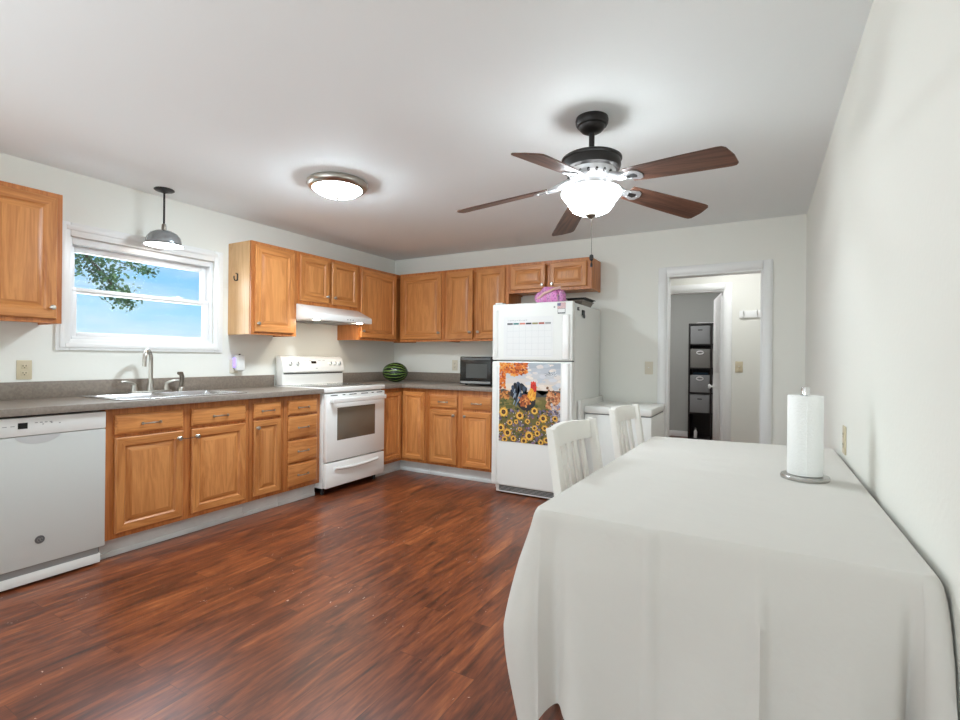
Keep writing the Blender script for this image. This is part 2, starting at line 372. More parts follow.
for nm, (a, b, c, d) in (('window_2', (0.4, 1.9, 0.7, 2.0)), ('door_2', (2.4, 3.8, 0.02, 2.05))):  # unseen openings added behind the camera to house the fill lamps
    m = MB()
    for q in ((a, a + 0.06, c, d), (b - 0.06, b, c, d), (a + 0.06, b - 0.06, c, c + 0.06), (a + 0.06, b - 0.06, d - 0.06, d), ((a + b) / 2 - 0.03, (a + b) / 2 + 0.03, c + 0.06, d - 0.06)):
        m.box(q[0], q[1], RY - 0.1, RY - 0.04, q[2], q[3])
    fr = struct(m, nm, vinyl)
    MB().box(a + 0.06, b - 0.06, RY - 0.075, RY - 0.07, c + 0.06, d - 0.06).build('glass_pane', pane_m, fr)
# hall and far room
HX0, HX1, HY, RYF = 2.2, 4.9, 1.24, 3.57
struct(wall_y(HY, HY + T, HX0 - 0.4, HX1, 0, H, [(2.74, 3.516, 0, 1.955)]), 'wall_hall', wall_paint)
struct(MB().box(HX0 - T, HX0, T, HY, 0, H), 'wall_hall_left', wall_paint)
struct(MB().box(HX1, HX1 + T, T, RYF + T, 0, H), 'wall_hall_right', wall_paint)
struct(MB().box(WX + T, HX1, 0, T, 0, H), 'wall_hall_front', wall_paint)
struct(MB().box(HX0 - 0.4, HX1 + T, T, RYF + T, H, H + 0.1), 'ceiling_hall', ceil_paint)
struct(MB().box(HX0 - 0.4, HX1, RYF, RYF + T, 0, H), 'wall_far', grey_paint)
struct(MB().box(HX0 - 0.4 - T, HX0 - 0.4, HY, RYF + T, 0, H), 'wall_far_left', grey_paint)

def baseboard(name, x0, x1, y0, y1):
    struct(MB().box(x0, x1, y0, y1, 0, 0.085, bev=0.003), name, trim_white)
baseboard('baseboard_right', WX - 0.012, WX, RY, 0)
baseboard('baseboard_back', 3.932, WX - 0.013, -0.012, 0)
baseboard('baseboard_far', HX0 - 0.39, HX1, RYF - 0.014, RYF)
baseboard('baseboard_hall', 3.585, HX1, HY - 0.012, HY)
baseboard('baseboard_left', 0, 0.012, RY, -3.92)

# kitchen opening casing and hall doorway casing
def casing(name, x0, x1, z1, w, y0, y1, jy0=None, jy1=None):
    m = MB()
    for s in ((x0 - w, x0), (x1, x1 + w)):
        m.box(s[0], s[1], y0, y1, 0, z1 + w, bev=0.004)
        m.box(s[0] + 0.012, s[1] - 0.012, y0 - 0.006, y0, 0, z1 + w - 0.012, bev=0.002)
    m.box(x0, x1, y0, y1, z1, z1 + w, bev=0.004); m.box(x0 + 0.001, x1 - 0.001, y0 - 0.006, y0, z1 + 0.012, z1 + w - 0.012, bev=0.002)
    if jy0 is not None:
        m.box(x0, x0 + 0.016, jy0, jy1, 0, z1); m.box(x1 - 0.016, x1, jy0, jy1, 0, z1); m.box(x0 + 0.016, x1 - 0.016, jy0, jy1, z1 - 0.016, z1)
    return struct(m, name, trim_white)
casing('trim_1', DX0, DX1, DZ, 0.070, -0.016, -0.0005, 0.0, T)
casing('trim_2', 2.74, 3.516, 1.955, 0.07, HY - 0.018, HY - 0.0005, HY, HY + T)

# door leaf opened into the far room
dl = thing('door_1', 'white interior door standing open into the grey room', 'door', (3.492, HY + 0.075, 0), math.radians(100.0)); dl['kind'] = 'structure'
m = MB().box(0.005, 0.735, -0.0175, 0.0175, 0.012, 1.932, bev=0.002)
for sg in (-1, 1):
    for (za, zb) in ((0.2, 0.85), (1.05, 1.75)):
        for (xa, xb) in ((0.1, 0.34), (0.4, 0.64)):
            y = 0.0175 * sg
            m.box(xa, xb, min(y, y + 0.004 * sg), max(y, y + 0.004 * sg), za, zb, bev=0.003)
m.build('door_leaf', trim_white, dl)
for sg in (-1, 1):
    MB().lathe([(0.0, 0.062), (0.02, 0.06), (0.028, 0.048), (0.024, 0.034), (0.011, 0.028), (0.011, 0.008), (0.03, 0.006), (0.032, 0)], seg=18,
               mat=Matrix.Translation((0.675, 0.0175 * sg, 0.87)) @ Matrix.Rotation(-sg * PI / 2, 4, 'X')).build('door_knob', white_pl, dl)
for z in (0.25, 1.0, 1.72):
    MB().cyl((0.0, -0.02, z - 0.045), (0.0, -0.02, z + 0.045), 0.007, seg=10).build('hinge', nickel, dl)

# window over the sink
def frame_x(m, x0, x1, y0, y1, z0, z1, w, bev=0.003, wt=None, wb=None):
    wt = wt or w; wb = wb or w
    m.box(x0, x1, y0, y0 + w, z0, z1, bev=bev); m.box(x0, x1, y1 - w, y1, z0, z1, bev=bev)
    m.box(x0, x1, y0 + w, y1 - w, z0, z0 + wb, bev=bev); m.box(x0, x1, y0 + w, y1 - w, z1 - wt, z1, bev=bev)
m = MB(); frame_x(m, -0.125, -0.012, WY0, WY1, WZ0, WZ1, 0.022, wt=0.045)
win = struct(m, 'window_1', vinyl)
m = MB(); frame_x(m, 0.0005, 0.018, WY0 - 0.07, WY1 + 0.07, WZ0 - 0.07, WZ1 + 0.085, 0.072, wt=0.087, wb=0.072); frame_x(m, 0.018, 0.025, WY0 - 0.052, WY1 + 0.052, WZ0 - 0.052, WZ1 + 0.066, 0.03, wt=0.03, wb=0.03)
m.build('window_casing', trim_white, win)
m = MB(); frame_x(m, -0.1, -0.07, WY0 + 0.022, WY1 - 0.022, 1.592, WZ1 - 0.045, 0.036, wt=0.042, wb=0.035); us = m.build('upper_sash', vinyl, win)
MB().box(-0.088, -0.084, WY0 + 0.058, WY1 - 0.058, 1.627, WZ1 - 0.087).build('glass_pane', pane_m, us)
m = MB(); frame_x(m, -0.066, -0.036, WY0 + 0.022, WY1 - 0.022, WZ0 + 0.022, 1.624, 0.036, wt=0.034, wb=0.026)
m.box(-0.036, -0.03, WY0 + 0.03, WY1 - 0.03, 1.6, 1.61, bev=0.001); ls = m.build('lower_sash', vinyl, win)
MB().box(-0.053, -0.049, WY0 + 0.058, WY1 - 0.058, WZ0 + 0.048, 1.59).build('glass_pane', pane_m, ls)
MB().box(-0.066, -0.04, -2.56, -2.49, 1.625, 1.634, bev=0.002).cyl((-0.053, -2.525, 1.634), (-0.053, -2.525, 1.642), 0.012).build('sash_lock', vinyl, win)

# ------------------------------------------------------------------ cabinetry builders (local: x along width, front faces -y, wall at y=0)
KNOB = [(0.0, 0.026), (0.009, 0.0255), (0.0145, 0.021), (0.0145, 0.017), (0.0095, 0.012), (0.006, 0.008), (0.006, 0.003), (0.010, 0.0)]
def knob(p, y, x, z):
    MB().lathe(KNOB, seg=14, mat=Matrix.Translation((x, y - 0.0002, z)) @ Matrix.Rotation(PI / 2, 4, 'X')).build('knob', nickel, p)
def pull(p, y, x, z, w=0.088):
    h = w / 2; pts = []
    for k in range(13):
        t = k / 12; u = abs(2 * t - 1)
        pts.append((x - h + w * t, y - 0.006 - 0.021 * (1 - u ** 4), z + 0.002 * math.sin(PI * t)))
    m = MB().tube(pts, [0.0034 + 0.0016 * (1 - abs(2 * k / 12 - 1)) for k in range(13)], 8)
    for s in (-1, 1): m.lathe([(0.0, 0.007), (0.008, 0.007), (0.0095, 0.0)], seg=12, mat=Matrix.Translation((x + s * h, y - 0.0002, z)) @ Matrix.Rotation(PI / 2, 4, 'X'))
    m.build('pull_handle', nickel, p)
OAKS = [oak, oakh, oakp]
def door(par, x0, x1, z0, z1, yf, kn=None, name='door', fr=0.056, hl=None):
    """raised panel door standing on the face frame plane y=yf"""
    y = yf - 0.0003; t = 0.019
    pr = [(0.0, y), (0.0, y - t + 0.005), (0.005, y - t), (fr - 0.008, y - t), (fr, y - t + 0.009), (fr + 0.006, y - t + 0.010), (fr + 0.030, y - t + 0.0015), (fr + 0.033, y - t + 0.001)]
    d = MB().rings(x0, x1, z0, z1, pr, 0, 1, 2).build(name, OAKS, par, smooth=0.3)
    if kn: knob(d, y - t, kn[0], kn[1])
    return d
def drawer(par, x0, x1, z0, z1, yf, handle=True):
    y = yf - 0.0003; t = 0.019
    pr = [(0.0, y), (0.0, y - t + 0.008), (0.003, y - t + 0.006), (0.014, y - t + 0.0005), (0.017, y - t)]
    d = MB().rings(x0, x1, z0, z1, pr, 1, 1, 1).build('drawer_front', OAKS, par, smooth=0.3)
    if handle: pull(d, y - t, (x0 + x1) / 2, (z0 + z1) / 2 - 0.004, min(0.1, (x1 - x0) * 0.46))
    return d
BZ0, BZ1, BF = 0.117, 0.872, -0.605
def base_body(par, w, hollow=False, d=BF):
    if hollow:
        m = MB().box(0.001, w - 0.001, d + 0.002, d + 0.02, BZ0, BZ1).box(0.001, 0.018, d + 0.02, -0.002, BZ0, BZ1).box(w - 0.018, w - 0.001, d + 0.02, -0.002, BZ0, BZ1)
        m.box(0.018, w - 0.018, d + 0.02, -0.002, BZ0, BZ0 + 0.018).box(0.018, w - 0.018, -0.012, -0.002, BZ0 + 0.018, BZ1)
        m.build('cabinet_body', [oakf], par)
    else: box1('cabinet_body', [oakf], par, 0.001, w - 0.001, d + 0.002, -0.002, BZ0, BZ1, bev=0.001)
    m = MB().box(0.0, w, -0.545, -0.53, 0.0, BZ0 - 0.001).box(0.0, w, -0.552, -0.545, 0.0, 0.03, bev=0.002)
    m.build('toe_kick', kick_white, par, label='white toe kick')
def upper_body(par, w, z0=1.365, z1=2.118, d=-0.294):
    m = MB().box(0.001, w - 0.001, d + 0.018, -0.002, z0 + 0.012, z1, bev=0.001)
    for (a, b, c, e) in ((0.001, w - 0.001, z0, z0 + 0.045), (0.001, w - 0.001, z1 - 0.04, z1), (0.001, 0.04, z0 + 0.045, z1 - 0.04), (w - 0.04, w - 0.001, z0 + 0.045, z1 - 0.04)):
        m.box(a, b, d, d + 0.018, c, e)
    for xx in (0.001, w - 0.013): m.box(xx, xx + 0.012, d + 0.018, -0.002, z0, z0 + 0.012)
    m.build('cabinet_body', [oakf], par)
LW = PI / 2                                    # rotation of things against the window wall
def on_left(name, label, cat, y0, group=None): return thing(name, label, cat, (0.0, y0, 0), LW, group)

# --- window wall, base run
c = on_left('sink_cabinet', 'wide oak base cabinet under the sink with two drawer fronts', 'cabinet', -3.286)
base_body(c, 0.910, True)
drawer(c, 0.045, 0.432, 0.722, 0.836, BF); drawer(c, 0.488, 0.878, 0.722, 0.836, BF)
door(c, 0.045, 0.432, 0.147, 0.702, BF, (0.402, 0.655)); door(c, 0.488, 0.878, 0.147, 0.702, BF, (0.518, 0.655))
MB().tube([(0.402, BF - 0.034, 0.655), (0.44, BF - 0.03, 0.649), (0.48, BF - 0.03, 0.649), (0.518, BF - 0.034, 0.655)], 0.0022, 6).build('tie_cord', black_matte, c)
c = on_left('narrow_cabinet', 'narrow oak base cabinet with one drawer over one slim door', 'cabinet', -2.375)
base_body(c, 0.303); drawer(c, 0.032, 0.268, 0.724, 0.836, BF); door(c, 0.032, 0.268, 0.147, 0.705, BF, (0.058, 0.655), fr=0.05)
c = on_left('drawer_cabinet', 'oak base cabinet of four stacked drawers beside the stove', 'cabinet', -2.071)
base_body(c, 0.368)
for (a, b) in ((0.722, 0.836), (0.528, 0.706), (0.338, 0.512), (0.147, 0.322)): drawer(c, 0.034, 0.326, a, b, BF)

# --- corner base cabinet with its folding door, and the base cabinet beside the fridge
c = thing('corner_cabinet', 'L-shaped oak corner base cabinet with a folding two-leaf door', 'cabinet', (0, 0, 0))
CE = 0.605
m = MB().prism([(0.002, -0.002), (0.928, -0.002), (0.928, -CE), (CE, -CE), (CE, -0.935), (0.002, -0.935)], 'z', BZ0, BZ1)
m.build('cabinet_body', [oakf], c)
m = MB().box(0.53, 0.545, -0.935, -0.53, 0, BZ0 - 0.001).box(0.545, 0.928, -0.545, -0.53, 0, BZ0 - 0.001).box(0.545, 0.552, -0.935, -0.552, 0, 0.03, bev=0.002).box(0.545, 0.928, -0.552, -0.545, 0, 0.03, bev=0.002)
m.build('toe_kick', kick_white, c, label='white toe kick')
p = door(c, 0.633, 0.902, 0.147, 0.838, -CE, None, fr=0.048)
q = MB().rings(-0.915, -0.630, 0.147, 0.838, [(0.0, -CE - 0.0003), (0.0, -CE - 0.0143), (0.005, -CE - 0.0193), (0.04, -CE - 0.0193), (0.048, -CE - 0.0103), (0.054, -CE - 0.0093), (0.078, -CE - 0.0178)], 0, 1, 2)
bmesh.ops.transform(q.bm, matrix=Matrix.Rotation(PI / 2, 4, 'Z'), verts=q.bm.verts[:])
q.build('door', OAKS, c, smooth=0.3)
c = thing('base_cabinet', 'oak base cabinet with two drawers over two doors beside the fridge', 'cabinet', (0.930, 0, 0))
base_body(c, 0.765)
drawer(c, 0.045, 0.362, 0.694, 0.818, BF); drawer(c, 0.430, 0.74, 0.694, 0.818, BF)
door(c, 0.045, 0.362, 0.122 + 0.02, 0.672, BF, (0.332, 0.625)); door(c, 0.430, 0.74, 0.142, 0.672, BF, (0.460, 0.625))

# --- uppers
UF = -0.294
c = on_left('wall_cabinet', 'oak wall cabinet above the dishwasher, across the window from the stove', 'cabinet', -4.141)
upper_body(c, 0.762); door(c, 0.03, 0.365, 1.39, 2.09, UF, (0.335, 1.455), fr=0.06); door(c, 0.397, 0.733, 1.39, 2.09, UF, (0.708, 1.455), fr=0.06)
c = on_left('wall_cabinet', 'tall oak wall cabinet with a single door and a hook on its side', 'cabinet', -2.147)
upper_body(c, 0.446, 1.362); box1('end_panel', oak_lit, c, -0.0035, 0.0005, -0.275, -0.003, 1.3625, 2.1175, label='pale veneer end panel'); door(c, 0.03, 0.412, 1.385, 2.09, UF, (0.053, 1.452), fr=0.06)  # side panel coloured paler to carry the window's light on it
c = on_left('wall_cabinet', 'short oak wall cabinet with two doors above the range hood', 'cabinet', -1.700)
upper_body(c, 0.768, 1.655); door(c, 0.028, 0.366, 1.685, 2.09, UF, (0.338, 1.748), fr=0.055); door(c, 0.402, 0.742, 1.685, 2.09, UF, (0.430, 1.748), fr=0.055)
c = on_left('wall_cabinet', 'oak corner wall cabinet with one door next to the range hood', 'cabinet', -0.930)
upper_body(c, 0.926, 1.362); door(c, 0.028, 0.585, 1.385, 2.09, UF, (0.050, 1.455), fr=0.06)
c = thing('wall_cabinet', 'single-door oak wall cabinet filling the corner above the watermelon', 'cabinet', (0.318, 0, 0))
upper_body(c, 0.605, 1.362); door(c, 0.035, 0.570, 1.385, 2.09, UF, (0.545, 1.455), fr=0.06)
c = thing('wall_cabinet', 'tall two-door oak wall cabinet above the microwave', 'cabinet', (0.925, 0, 0))
upper_body(c, 0.758, 1.362); door(c, 0.028, 0.352, 1.385, 2.09, UF, (0.325, 1.455), fr=0.06); door(c, 0.396, 0.722, 1.385, 2.09, UF, (0.424, 1.455), fr=0.06)
c = thing('wall_cabinet', 'short two-door oak wall cabinet above the white refrigerator', 'cabinet', (1.685, 0, 0))
upper_body(c, 0.833, 1.828); door(c, 0.030, 0.388, 1.858, 2.09, UF, (0.362, 1.892), fr=0.05); door(c, 0.436, 0.790, 1.858, 2.09, UF, (0.462, 1.892), fr=0.05)

# --- counters
CZ0, CZ1 = 0.876, 0.914
SX0, SX1, SY0, SY1 = 0.055, 0.585, -3.20, -2.375        # sink rim
m = MB()
hx0, hx1, hy0, hy1 = SX0 + 0.02, SX1 - 0.02, SY0 + 0.02, SY1 - 0.02
m.box(0.002, hx0, -3.92, -1.706, CZ0, CZ1).box(hx1, 0.648, -3.92, -1.706, CZ0, CZ1).box(hx0, hx1, -3.92, hy0, CZ0, CZ1).box(hx0, hx1, hy1, -1.706, CZ0, CZ1)
bmesh.ops.remove_doubles(m.bm, verts=m.bm.verts[:], dist=1e-5)
ct = m.build('countertop', laminate); tag(ct, 'taupe laminate countertop along the window wall holding the sink', 'countertop')
MB().box(0.002, 0.02, -3.92, -1.706, CZ1, 1.018, bev=0.002).build('backsplash', laminate, ct)
MB().box(0.648, 0.652, -3.92, -1.706, CZ0, CZ1, bev=0.001).build('edge_band', lam_edge, ct)
m = MB().prism([(0.002, -0.002), (1.697, -0.002), (1.697, -0.648), (0.648, -0.648), (0.648, -0.944), (0.002, -0.944)], 'z', CZ0, CZ1)
ct = m.build('countertop', laminate); tag(ct, 'L-shaped taupe laminate countertop under the watermelon and microwave', 'countertop')
MB().box(0.002, 0.02, -0.944, -0.002, CZ1, 1.018, bev=0.002).box(0.02, 1.697, -0.02, -0.002, CZ1, 1.018, bev=0.002).build('backsplash', laminate, ct)
MB().box(0.648, 0.652, -0.944, -0.648, CZ0, CZ1, bev=0.001).box(0.648, 1.697, -0.652, -0.648, CZ0, CZ1, bev=0.001).build('edge_band', lam_edge, ct)

# --- sink, faucet
sk = thing('kitchen_sink', 'stainless double bowl sink set into the counter under the window', 'sink', (0, 0, 0))
z = CZ1
rim = MB(); b1 = (SX0 + 0.10, SX1 - 0.045, SY0 + 0.045, -2.815); b2_ = (SX0 + 0.10, SX1 - 0.045, -2.765, SY1 - 0.045)
zt = z + 0.008
rim.box(SX0, b1[0], SY0, SY1, z + 0.0005, zt, bev=0.003).box(b1[1], SX1, SY0, SY1, z + 0.0005, zt, bev=0.003)
rim.box(b1[0] - 0.002, b1[1] + 0.002, SY0, b1[2], z + 0.0005, zt, bev=0.003).box(b1[0] - 0.002, b1[1] + 0.002, b1[3], b2_[2], z + 0.0005, zt - 0.001, bev=0.003).box(b1[0] - 0.002, b1[1] + 0.002, b2_[3], SY1, z + 0.0005, zt, bev=0.003)
rim.build('rim', sink_steel, sk)
for (a, b, c_, d) in (b1, b2_):
    t = bmesh.new(); R = []
    for ins, zz in ((0, zt - 0.001), (0.012, z - 0.02), (0.025, z - 0.15), (0.06, z - 0.17)):
        R.append([t.verts.new(p) for p in ((a + ins, c_ + ins, zz), (b - ins, c_ + ins, zz), (b - ins, d - ins, zz), (a + ins, d - ins, zz))])
    for A, B in zip(R, R[1:]):
        for k in range(4): t.faces.new((A[k], A[(k + 1) % 4], B[(k + 1) % 4], B[k]))
    t.faces.new(R[-1])
    mm = MB(); mm.add(t); bo = mm.build('bowl', sink_steel, sk)
    MB().lathe([(0.0, 0.002), (0.03, 0.003), (0.042, 0.0)], c=((a + b) / 2, (c_ + d) / 2, z - 0.1695), seg=20).build('drain', chrome, bo)
fx, fy, fz = 0.105, -2.795, zt + 0.0005
fa = thing('faucet', 'gooseneck kitchen faucet with two lever handles behind the sink', 'faucet', (fx, fy, fz))
MB().box(-0.028, 0.028, -0.135, 0.135, 0, 0.014, bev=0.006).build('base_plate', nickel, fa)
dv = Vector((0.72, -0.69, 0)).normalized()
pts = [(0, 0, 0.05), (0, 0, 0.15), (0, 0, 0.225)]
for k in range(1, 11):
    a = PI * 0.93 * k / 10; o_ = 0.062 * (1 - math.cos(a)); pts.append((dv.x * o_, dv.y * o_, 0.225 + 0.072 * math.sin(a)))
o_ = 0.062 * (1 - math.cos(PI * 0.93)); pts.append((dv.x * (o_ + 0.004), dv.y * (o_ + 0.004), 0.185))
MB().tube(pts, [0.0135] * (len(pts) - 2) + [0.0125, 0.0125], 14).build('spout', nickel, fa)
MB().lathe([(0.026, 0.014), (0.024, 0.035), (0.018, 0.06), (0.0145, 0.09), (0.0, 0.09)], seg=18).build('spout_collar', nickel, fa)
for sg in (-1, 1):
    y = sg * 0.105
    hd = MB().lathe([(0.022, 0.014), (0.020, 0.03), (0.015, 0.05), (0.013, 0.062), (0.0, 0.068)], c=(0, y, 0), seg=16).build('handle_stem', nickel, fa)
    MB().tube([(0, y, 0.058), (0.004, y + sg * 0.02, 0.072), (0.008, y + sg * 0.055, 0.082), (0.01, y + sg * 0.085, 0.082)], [0.0105, 0.009, 0.0075, 0.006], 10).build('lever', nickel, hd)
sp = thing('sink_sprayer', 'brushed nickel side sprayer standing next to the faucet', 'sprayer', (0.105, -2.585, zt + 0.0005))
MB().lathe([(0.024, 0.0), (0.022, 0.02), (0.015, 0.03), (0.0, 0.03)], seg=16).build('base', nickel, sp)
MB().tube([(0, 0, 0.028), (0, 0.006, 0.07), (0.002, 0.006, 0.105), (0.008, -0.004, 0.13), (0.014, -0.028, 0.132)], [0.012, 0.0145, 0.016, 0.016, 0.012], 12).build('spray_head', nickel_dk, sp)

# ------------------------------------------------------------------ dishwasher
dw_w = principled('dishwasher_white', lin(212, 214, 210), 0.28, coat=0.2)
dw = on_left('dishwasher', 'white dishwasher built in under the counter end', 'dishwasher', -3.894)
w = 0.604
box1('tub', black_matte, dw, 0.006, w - 0.004, -0.56, -0.03, 0.02, 0.868)
box1('door_panel', dw_w, dw, 0.002, w - 0.002, -0.628, -0.565, 0.102, 0.768, bev=0.004)
cp = box1('control_panel', appl, dw, 0.002, w - 0.002, -0.630, -0.565, 0.770, 0.864, bev=0.005)
box1('display', black_gloss, cp, 0.218, 0.256, -0.6316, -0.6296, 0.808, 0.838)
for k in range(4): box1('button', grey_mid, cp, 0.285 + k * 0.02, 0.296 + k * 0.02, -0.6312, -0.6296, 0.832, 0.836)
for k in range(3): box1('button', grey_mid, cp, 0.315 + k * 0.035, 0.322 + k * 0.035, -0.6312, -0.6296, 0.822 + 0.004 * (k % 2), 0.8265 + 0.004 * (k % 2))
for k in range(6): box1('button', grey_mid, cp, 0.04 + k * 0.03, 0.056 + k * 0.03, -0.6312, -0.6296, 0.822, 0.825)
pk = []
for k in range(17):
    t = k / 16; pk.append((0.205 + 0.19 * t, 0.768 - 0.042 * math.sin(PI * t) ** 0.55))
MB().prism(pk + [], 'y', -0.6295, -0.622).build('handle_pocket', handle_pocket, dw)
bd = MB().lathe([(0.0, 0.003), (0.019, 0.003), (0.021, 0.0)], seg=24, mat=Matrix.Translation((0.31, -0.6282, 0.228)) @ Matrix.Rotation(PI / 2, 4, 'X')).build('badge', dark_grey, dw, label='round grey badge')
m = MB()
for (cx, s) in ((-0.006, 1), (0.006, 1)):
    m.tube([(0.31 + cx + 0.005 * math.cos(a), -0.6318, 0.228 + 0.008 * math.sin(a)) for a in [k * 2 * PI / 10 * 0.85 for k in range(11)]], 0.0009, 5)
m.build('monogram', grey_mid, bd)
box1('vent_strip', grey_mid, dw, 0.006, w - 0.03, -0.618, -0.565, 0.066, 0.1)
box1('kick_plate', appl, dw, 0.006, w - 0.02, -0.618, -0.562, 0.014, 0.065, bev=0.002)
for x in (0.05, w - 0.05): MB().cyl((x, -0.3, 0), (x, -0.3, 0.022), 0.02).build('foot', black_matte, dw)

# ------------------------------------------------------------------ range
rg = on_left('stove', 'white freestanding electric stove with a glass oven window', 'stove', -1.700)
w = 0.750
box1('side_body', appl, rg, 0.004, w - 0.002, -0.628, -0.03, 0.062, 0.878, bev=0.004)
for x in (0.05, w - 0.05):
    for y in (-0.58, -0.1): MB().cyl((x, y, 0), (x, y, 0.064), 0.018, seg=12).build('foot', black_matte, rg)
box1('cooktop_frame', appl_b, rg, 0.0, w, -0.675, -0.035, 0.88, 0.921, bev=0.008)
cg = box1('cooktop_glass', cook_glass, rg, 0.045, w - 0.045, -0.60, -0.14, 0.9212, 0.9235, bev=0.001)
for (x, y, r) in ((0.2, -0.47, 0.1), (0.55, -0.47, 0.08), (0.2, -0.24, 0.075), (0.55, -0.24, 0.1)):
    MB().lathe([(r, 0), (r, 0.0005), (r - 0.004, 0.0005), (r - 0.004, 0)], c=(x, y, 0.9237), seg=36).build('burner_ring', grey_mid, cg)
od = MB().box(0.006, w - 0.004, -0.672, -0.632, 0.288, 0.868, bev=0.006).build('oven_door', appl_b, rg)
MB().box(0.128, 0.61, -0.6736, -0.668, 0.462, 0.745, bev=0.002).build('oven_window', glass_dark, od)
for k, (xa, xb) in enumerate(((0.05, 0.13), (0.19, 0.22), (0.27, 0.36), (0.42, 0.51), (0.56, 0.59), (0.63, 0.71))): box1('vent_slot', black_matte, od, xa, xb, -0.6732, -0.669, 0.851, 0.858)
m = MB().box(0.03, w - 0.03, -0.722, -0.702, 0.79, 0.832, bev=0.009)
for x in (0.045, w - 0.065): m.box(x, x + 0.022, -0.704, -0.6715, 0.797, 0.825, bev=0.003)
m.build('oven_handle', appl_b, od)
dr = MB().box(0.006, w - 0.004, -0.672, -0.632, 0.066, 0.276, bev=0.006).build('drawer', appl_b, rg)
m = MB(); pts = [(0.10 + 0.55 * k / 12, -0.674 - 0.012 * math.sin(PI * k / 12), 0.222 - 0.012 * math.sin(PI * k / 12)) for k in range(13)]
m.tube(pts, 0.013, 10); m.build('drawer_pull', appl, dr)
bk = MB().prism([(-0.03, 0.922), (-0.115, 0.922), (-0.112, 1.03), (-0.128, 1.045), (-0.122, 1.09), (-0.098, 1.165), (-0.075, 1.188), (-0.03, 1.192)], 'x', 0.004, w - 0.004, bev=0.003).build('back_panel', appl_b, rg)
box1('panel_groove', seam_dark, bk, 0.02, w - 0.02, -0.1165, -0.112, 1.024, 1.034)
def bp(z): return -0.122 + (z - 1.09) / 0.075 * 0.024
for x in (0.085, 0.165, 0.565, 0.625, 0.685):
    zz = 1.118
    kb = MB().lathe([(0.0, 0.022), (0.014, 0.021), (0.017, 0.004), (0.021, 0.0)], seg=20, mat=Matrix.Translation((x, bp(zz) - 0.001, zz)) @ Matrix.Rotation(PI / 2 - 0.31, 4, 'X')).build('knob', appl, bk)
    MB().box(-0.0025, 0.0025, -0.0145, 0.0145, 0.0215, 0.028, bev=0.001).build('knob_grip', dark_grey, kb)
    kb.children[0].matrix_local = Matrix.Translation((x, bp(zz) - 0.001, zz)) @ Matrix.Rotation(PI / 2 - 0.31, 4, 'X')
zz = 1.132; R_ = Matrix.Translation((0.365, bp(zz) - 0.0008, zz)) @ Matrix.Rotation(-0.31, 4, 'X')
def flat_on(par, name, mat, M4, hw, hh, t=0.0012):
    m = MB().box(-hw, hw, -t, 0, -hh, hh); bmesh.ops.transform(m.bm, matrix=M4, verts=m.bm.verts[:]); return m.build(name, mat, par)
flat_on(bk, 'display', black_gloss, R_, 0.030, 0.012)
flat_on(bk, 'badge', grey_mid, Matrix.Translation((0.39, -0.1232, 1.068)), 0.011, 0.009)
for k in range(4): flat_on(bk, 'button_mark', grey_mid, Matrix.Translation((0.27 + 0.055 * k + (0.06 if k > 1 else 0), bp(1.150) - 0.0006, 1.150)) @ Matrix.Rotation(-0.31, 4, 'X'), 0.015, 0.0018, 0.0008)

# ------------------------------------------------------------------ range hood
hd = on_left('range_hood', 'white under-cabinet range hood with two lit lamps over the stove', 'range hood', -1.697)
w = 0.762
prof = [(-0.002, 1.653), (-0.30, 1.653), (-0.475, 1.572), (-0.485, 1.560), (-0.485, 1.515), (-0.002, 1.515)]
MB().prism(prof, 'x', 0.002, w - 0.002, bev=0.003).build('hood_shell', appl_b, hd)
box1('filter', grey_mid, hd, 0.16, w - 0.16, -0.40, -0.08, 1.509, 1.5145)
for x in (0.10, w - 0.12): MB().lathe([(0.0, -0.0035), (0.024, -0.003), (0.028, -0.0005)], c=(x, -0.43, 1.5145), seg=18).build('hood_lamp', MAT['hood_glow'], hd)
for k in range(3): box1('switch', grey_mid, hd, 0.42 + k * 0.035, 0.436 + k * 0.035, -0.4868, -0.4846, 1.532, 1.54)

# ------------------------------------------------------------------ hook, outlets, switches, night light
hk = thing('coat_hook', 'small dark metal hook on the side of the tall wall cabinet', 'hook', (0.127, -2.1512, 1.832))
MB().box(-0.008, 0.008, -0.003, 0.0, -0.03, 0.03, bev=0.001).tube([(0.004, -0.003, 0.024), (0.004, -0.012, 0.026), (0.004, -0.02, 0.03)], 0.004, 8).tube([(0, -0.003, -0.022), (0.0, -0.012, -0.03), (0, -0.026, -0.028), (0, -0.032, -0.012), (0, -0.032, 0.006)], 0.0045, 8).build('hook_body', bronze, hk)
def outlet(label, loc, rz, mat, kind='outlet', name=None):
    o = thing('wall_outlet' if kind == 'outlet' else 'light_switch', label, 'outlet' if kind == 'outlet' else 'switch', loc, rz)
    box1('cover_plate', mat, o, -0.036, 0.036, -0.006, -0.0003, -0.058, 0.058, bev=0.0025)
    if kind == 'outlet':
        for zz in (-0.021, 0.021):
            s = MB().box(-0.016, 0.016, -0.0078, -0.0055, zz - 0.0135, zz + 0.0135, bev=0.001).build('socket', mat, o)
            MB().box(-0.0085, -0.0055, -0.0084, -0.0074, zz - 0.001, zz + 0.008).box(0.0055, 0.0085, -0.0084, -0.0074, zz - 0.001, zz + 0.008).box(-0.0025, 0.0025, -0.0084, -0.0074, zz - 0.0105, zz - 0.0055).build('slots', slot, s)
    else:
        MB().box(-0.006, 0.006, -0.009, -0.0055, -0.013, 0.013, bev=0.001).build('switch_collar', mat, o)
        MB().box(-0.004, 0.004, -0.02, -0.008, 0.0, 0.009, bev=0.001).build('toggle', white_pl, o)
    return o
outlet('almond wall outlet above the counter over the dishwasher', (0, -3.454, 1.090), LW, almond)
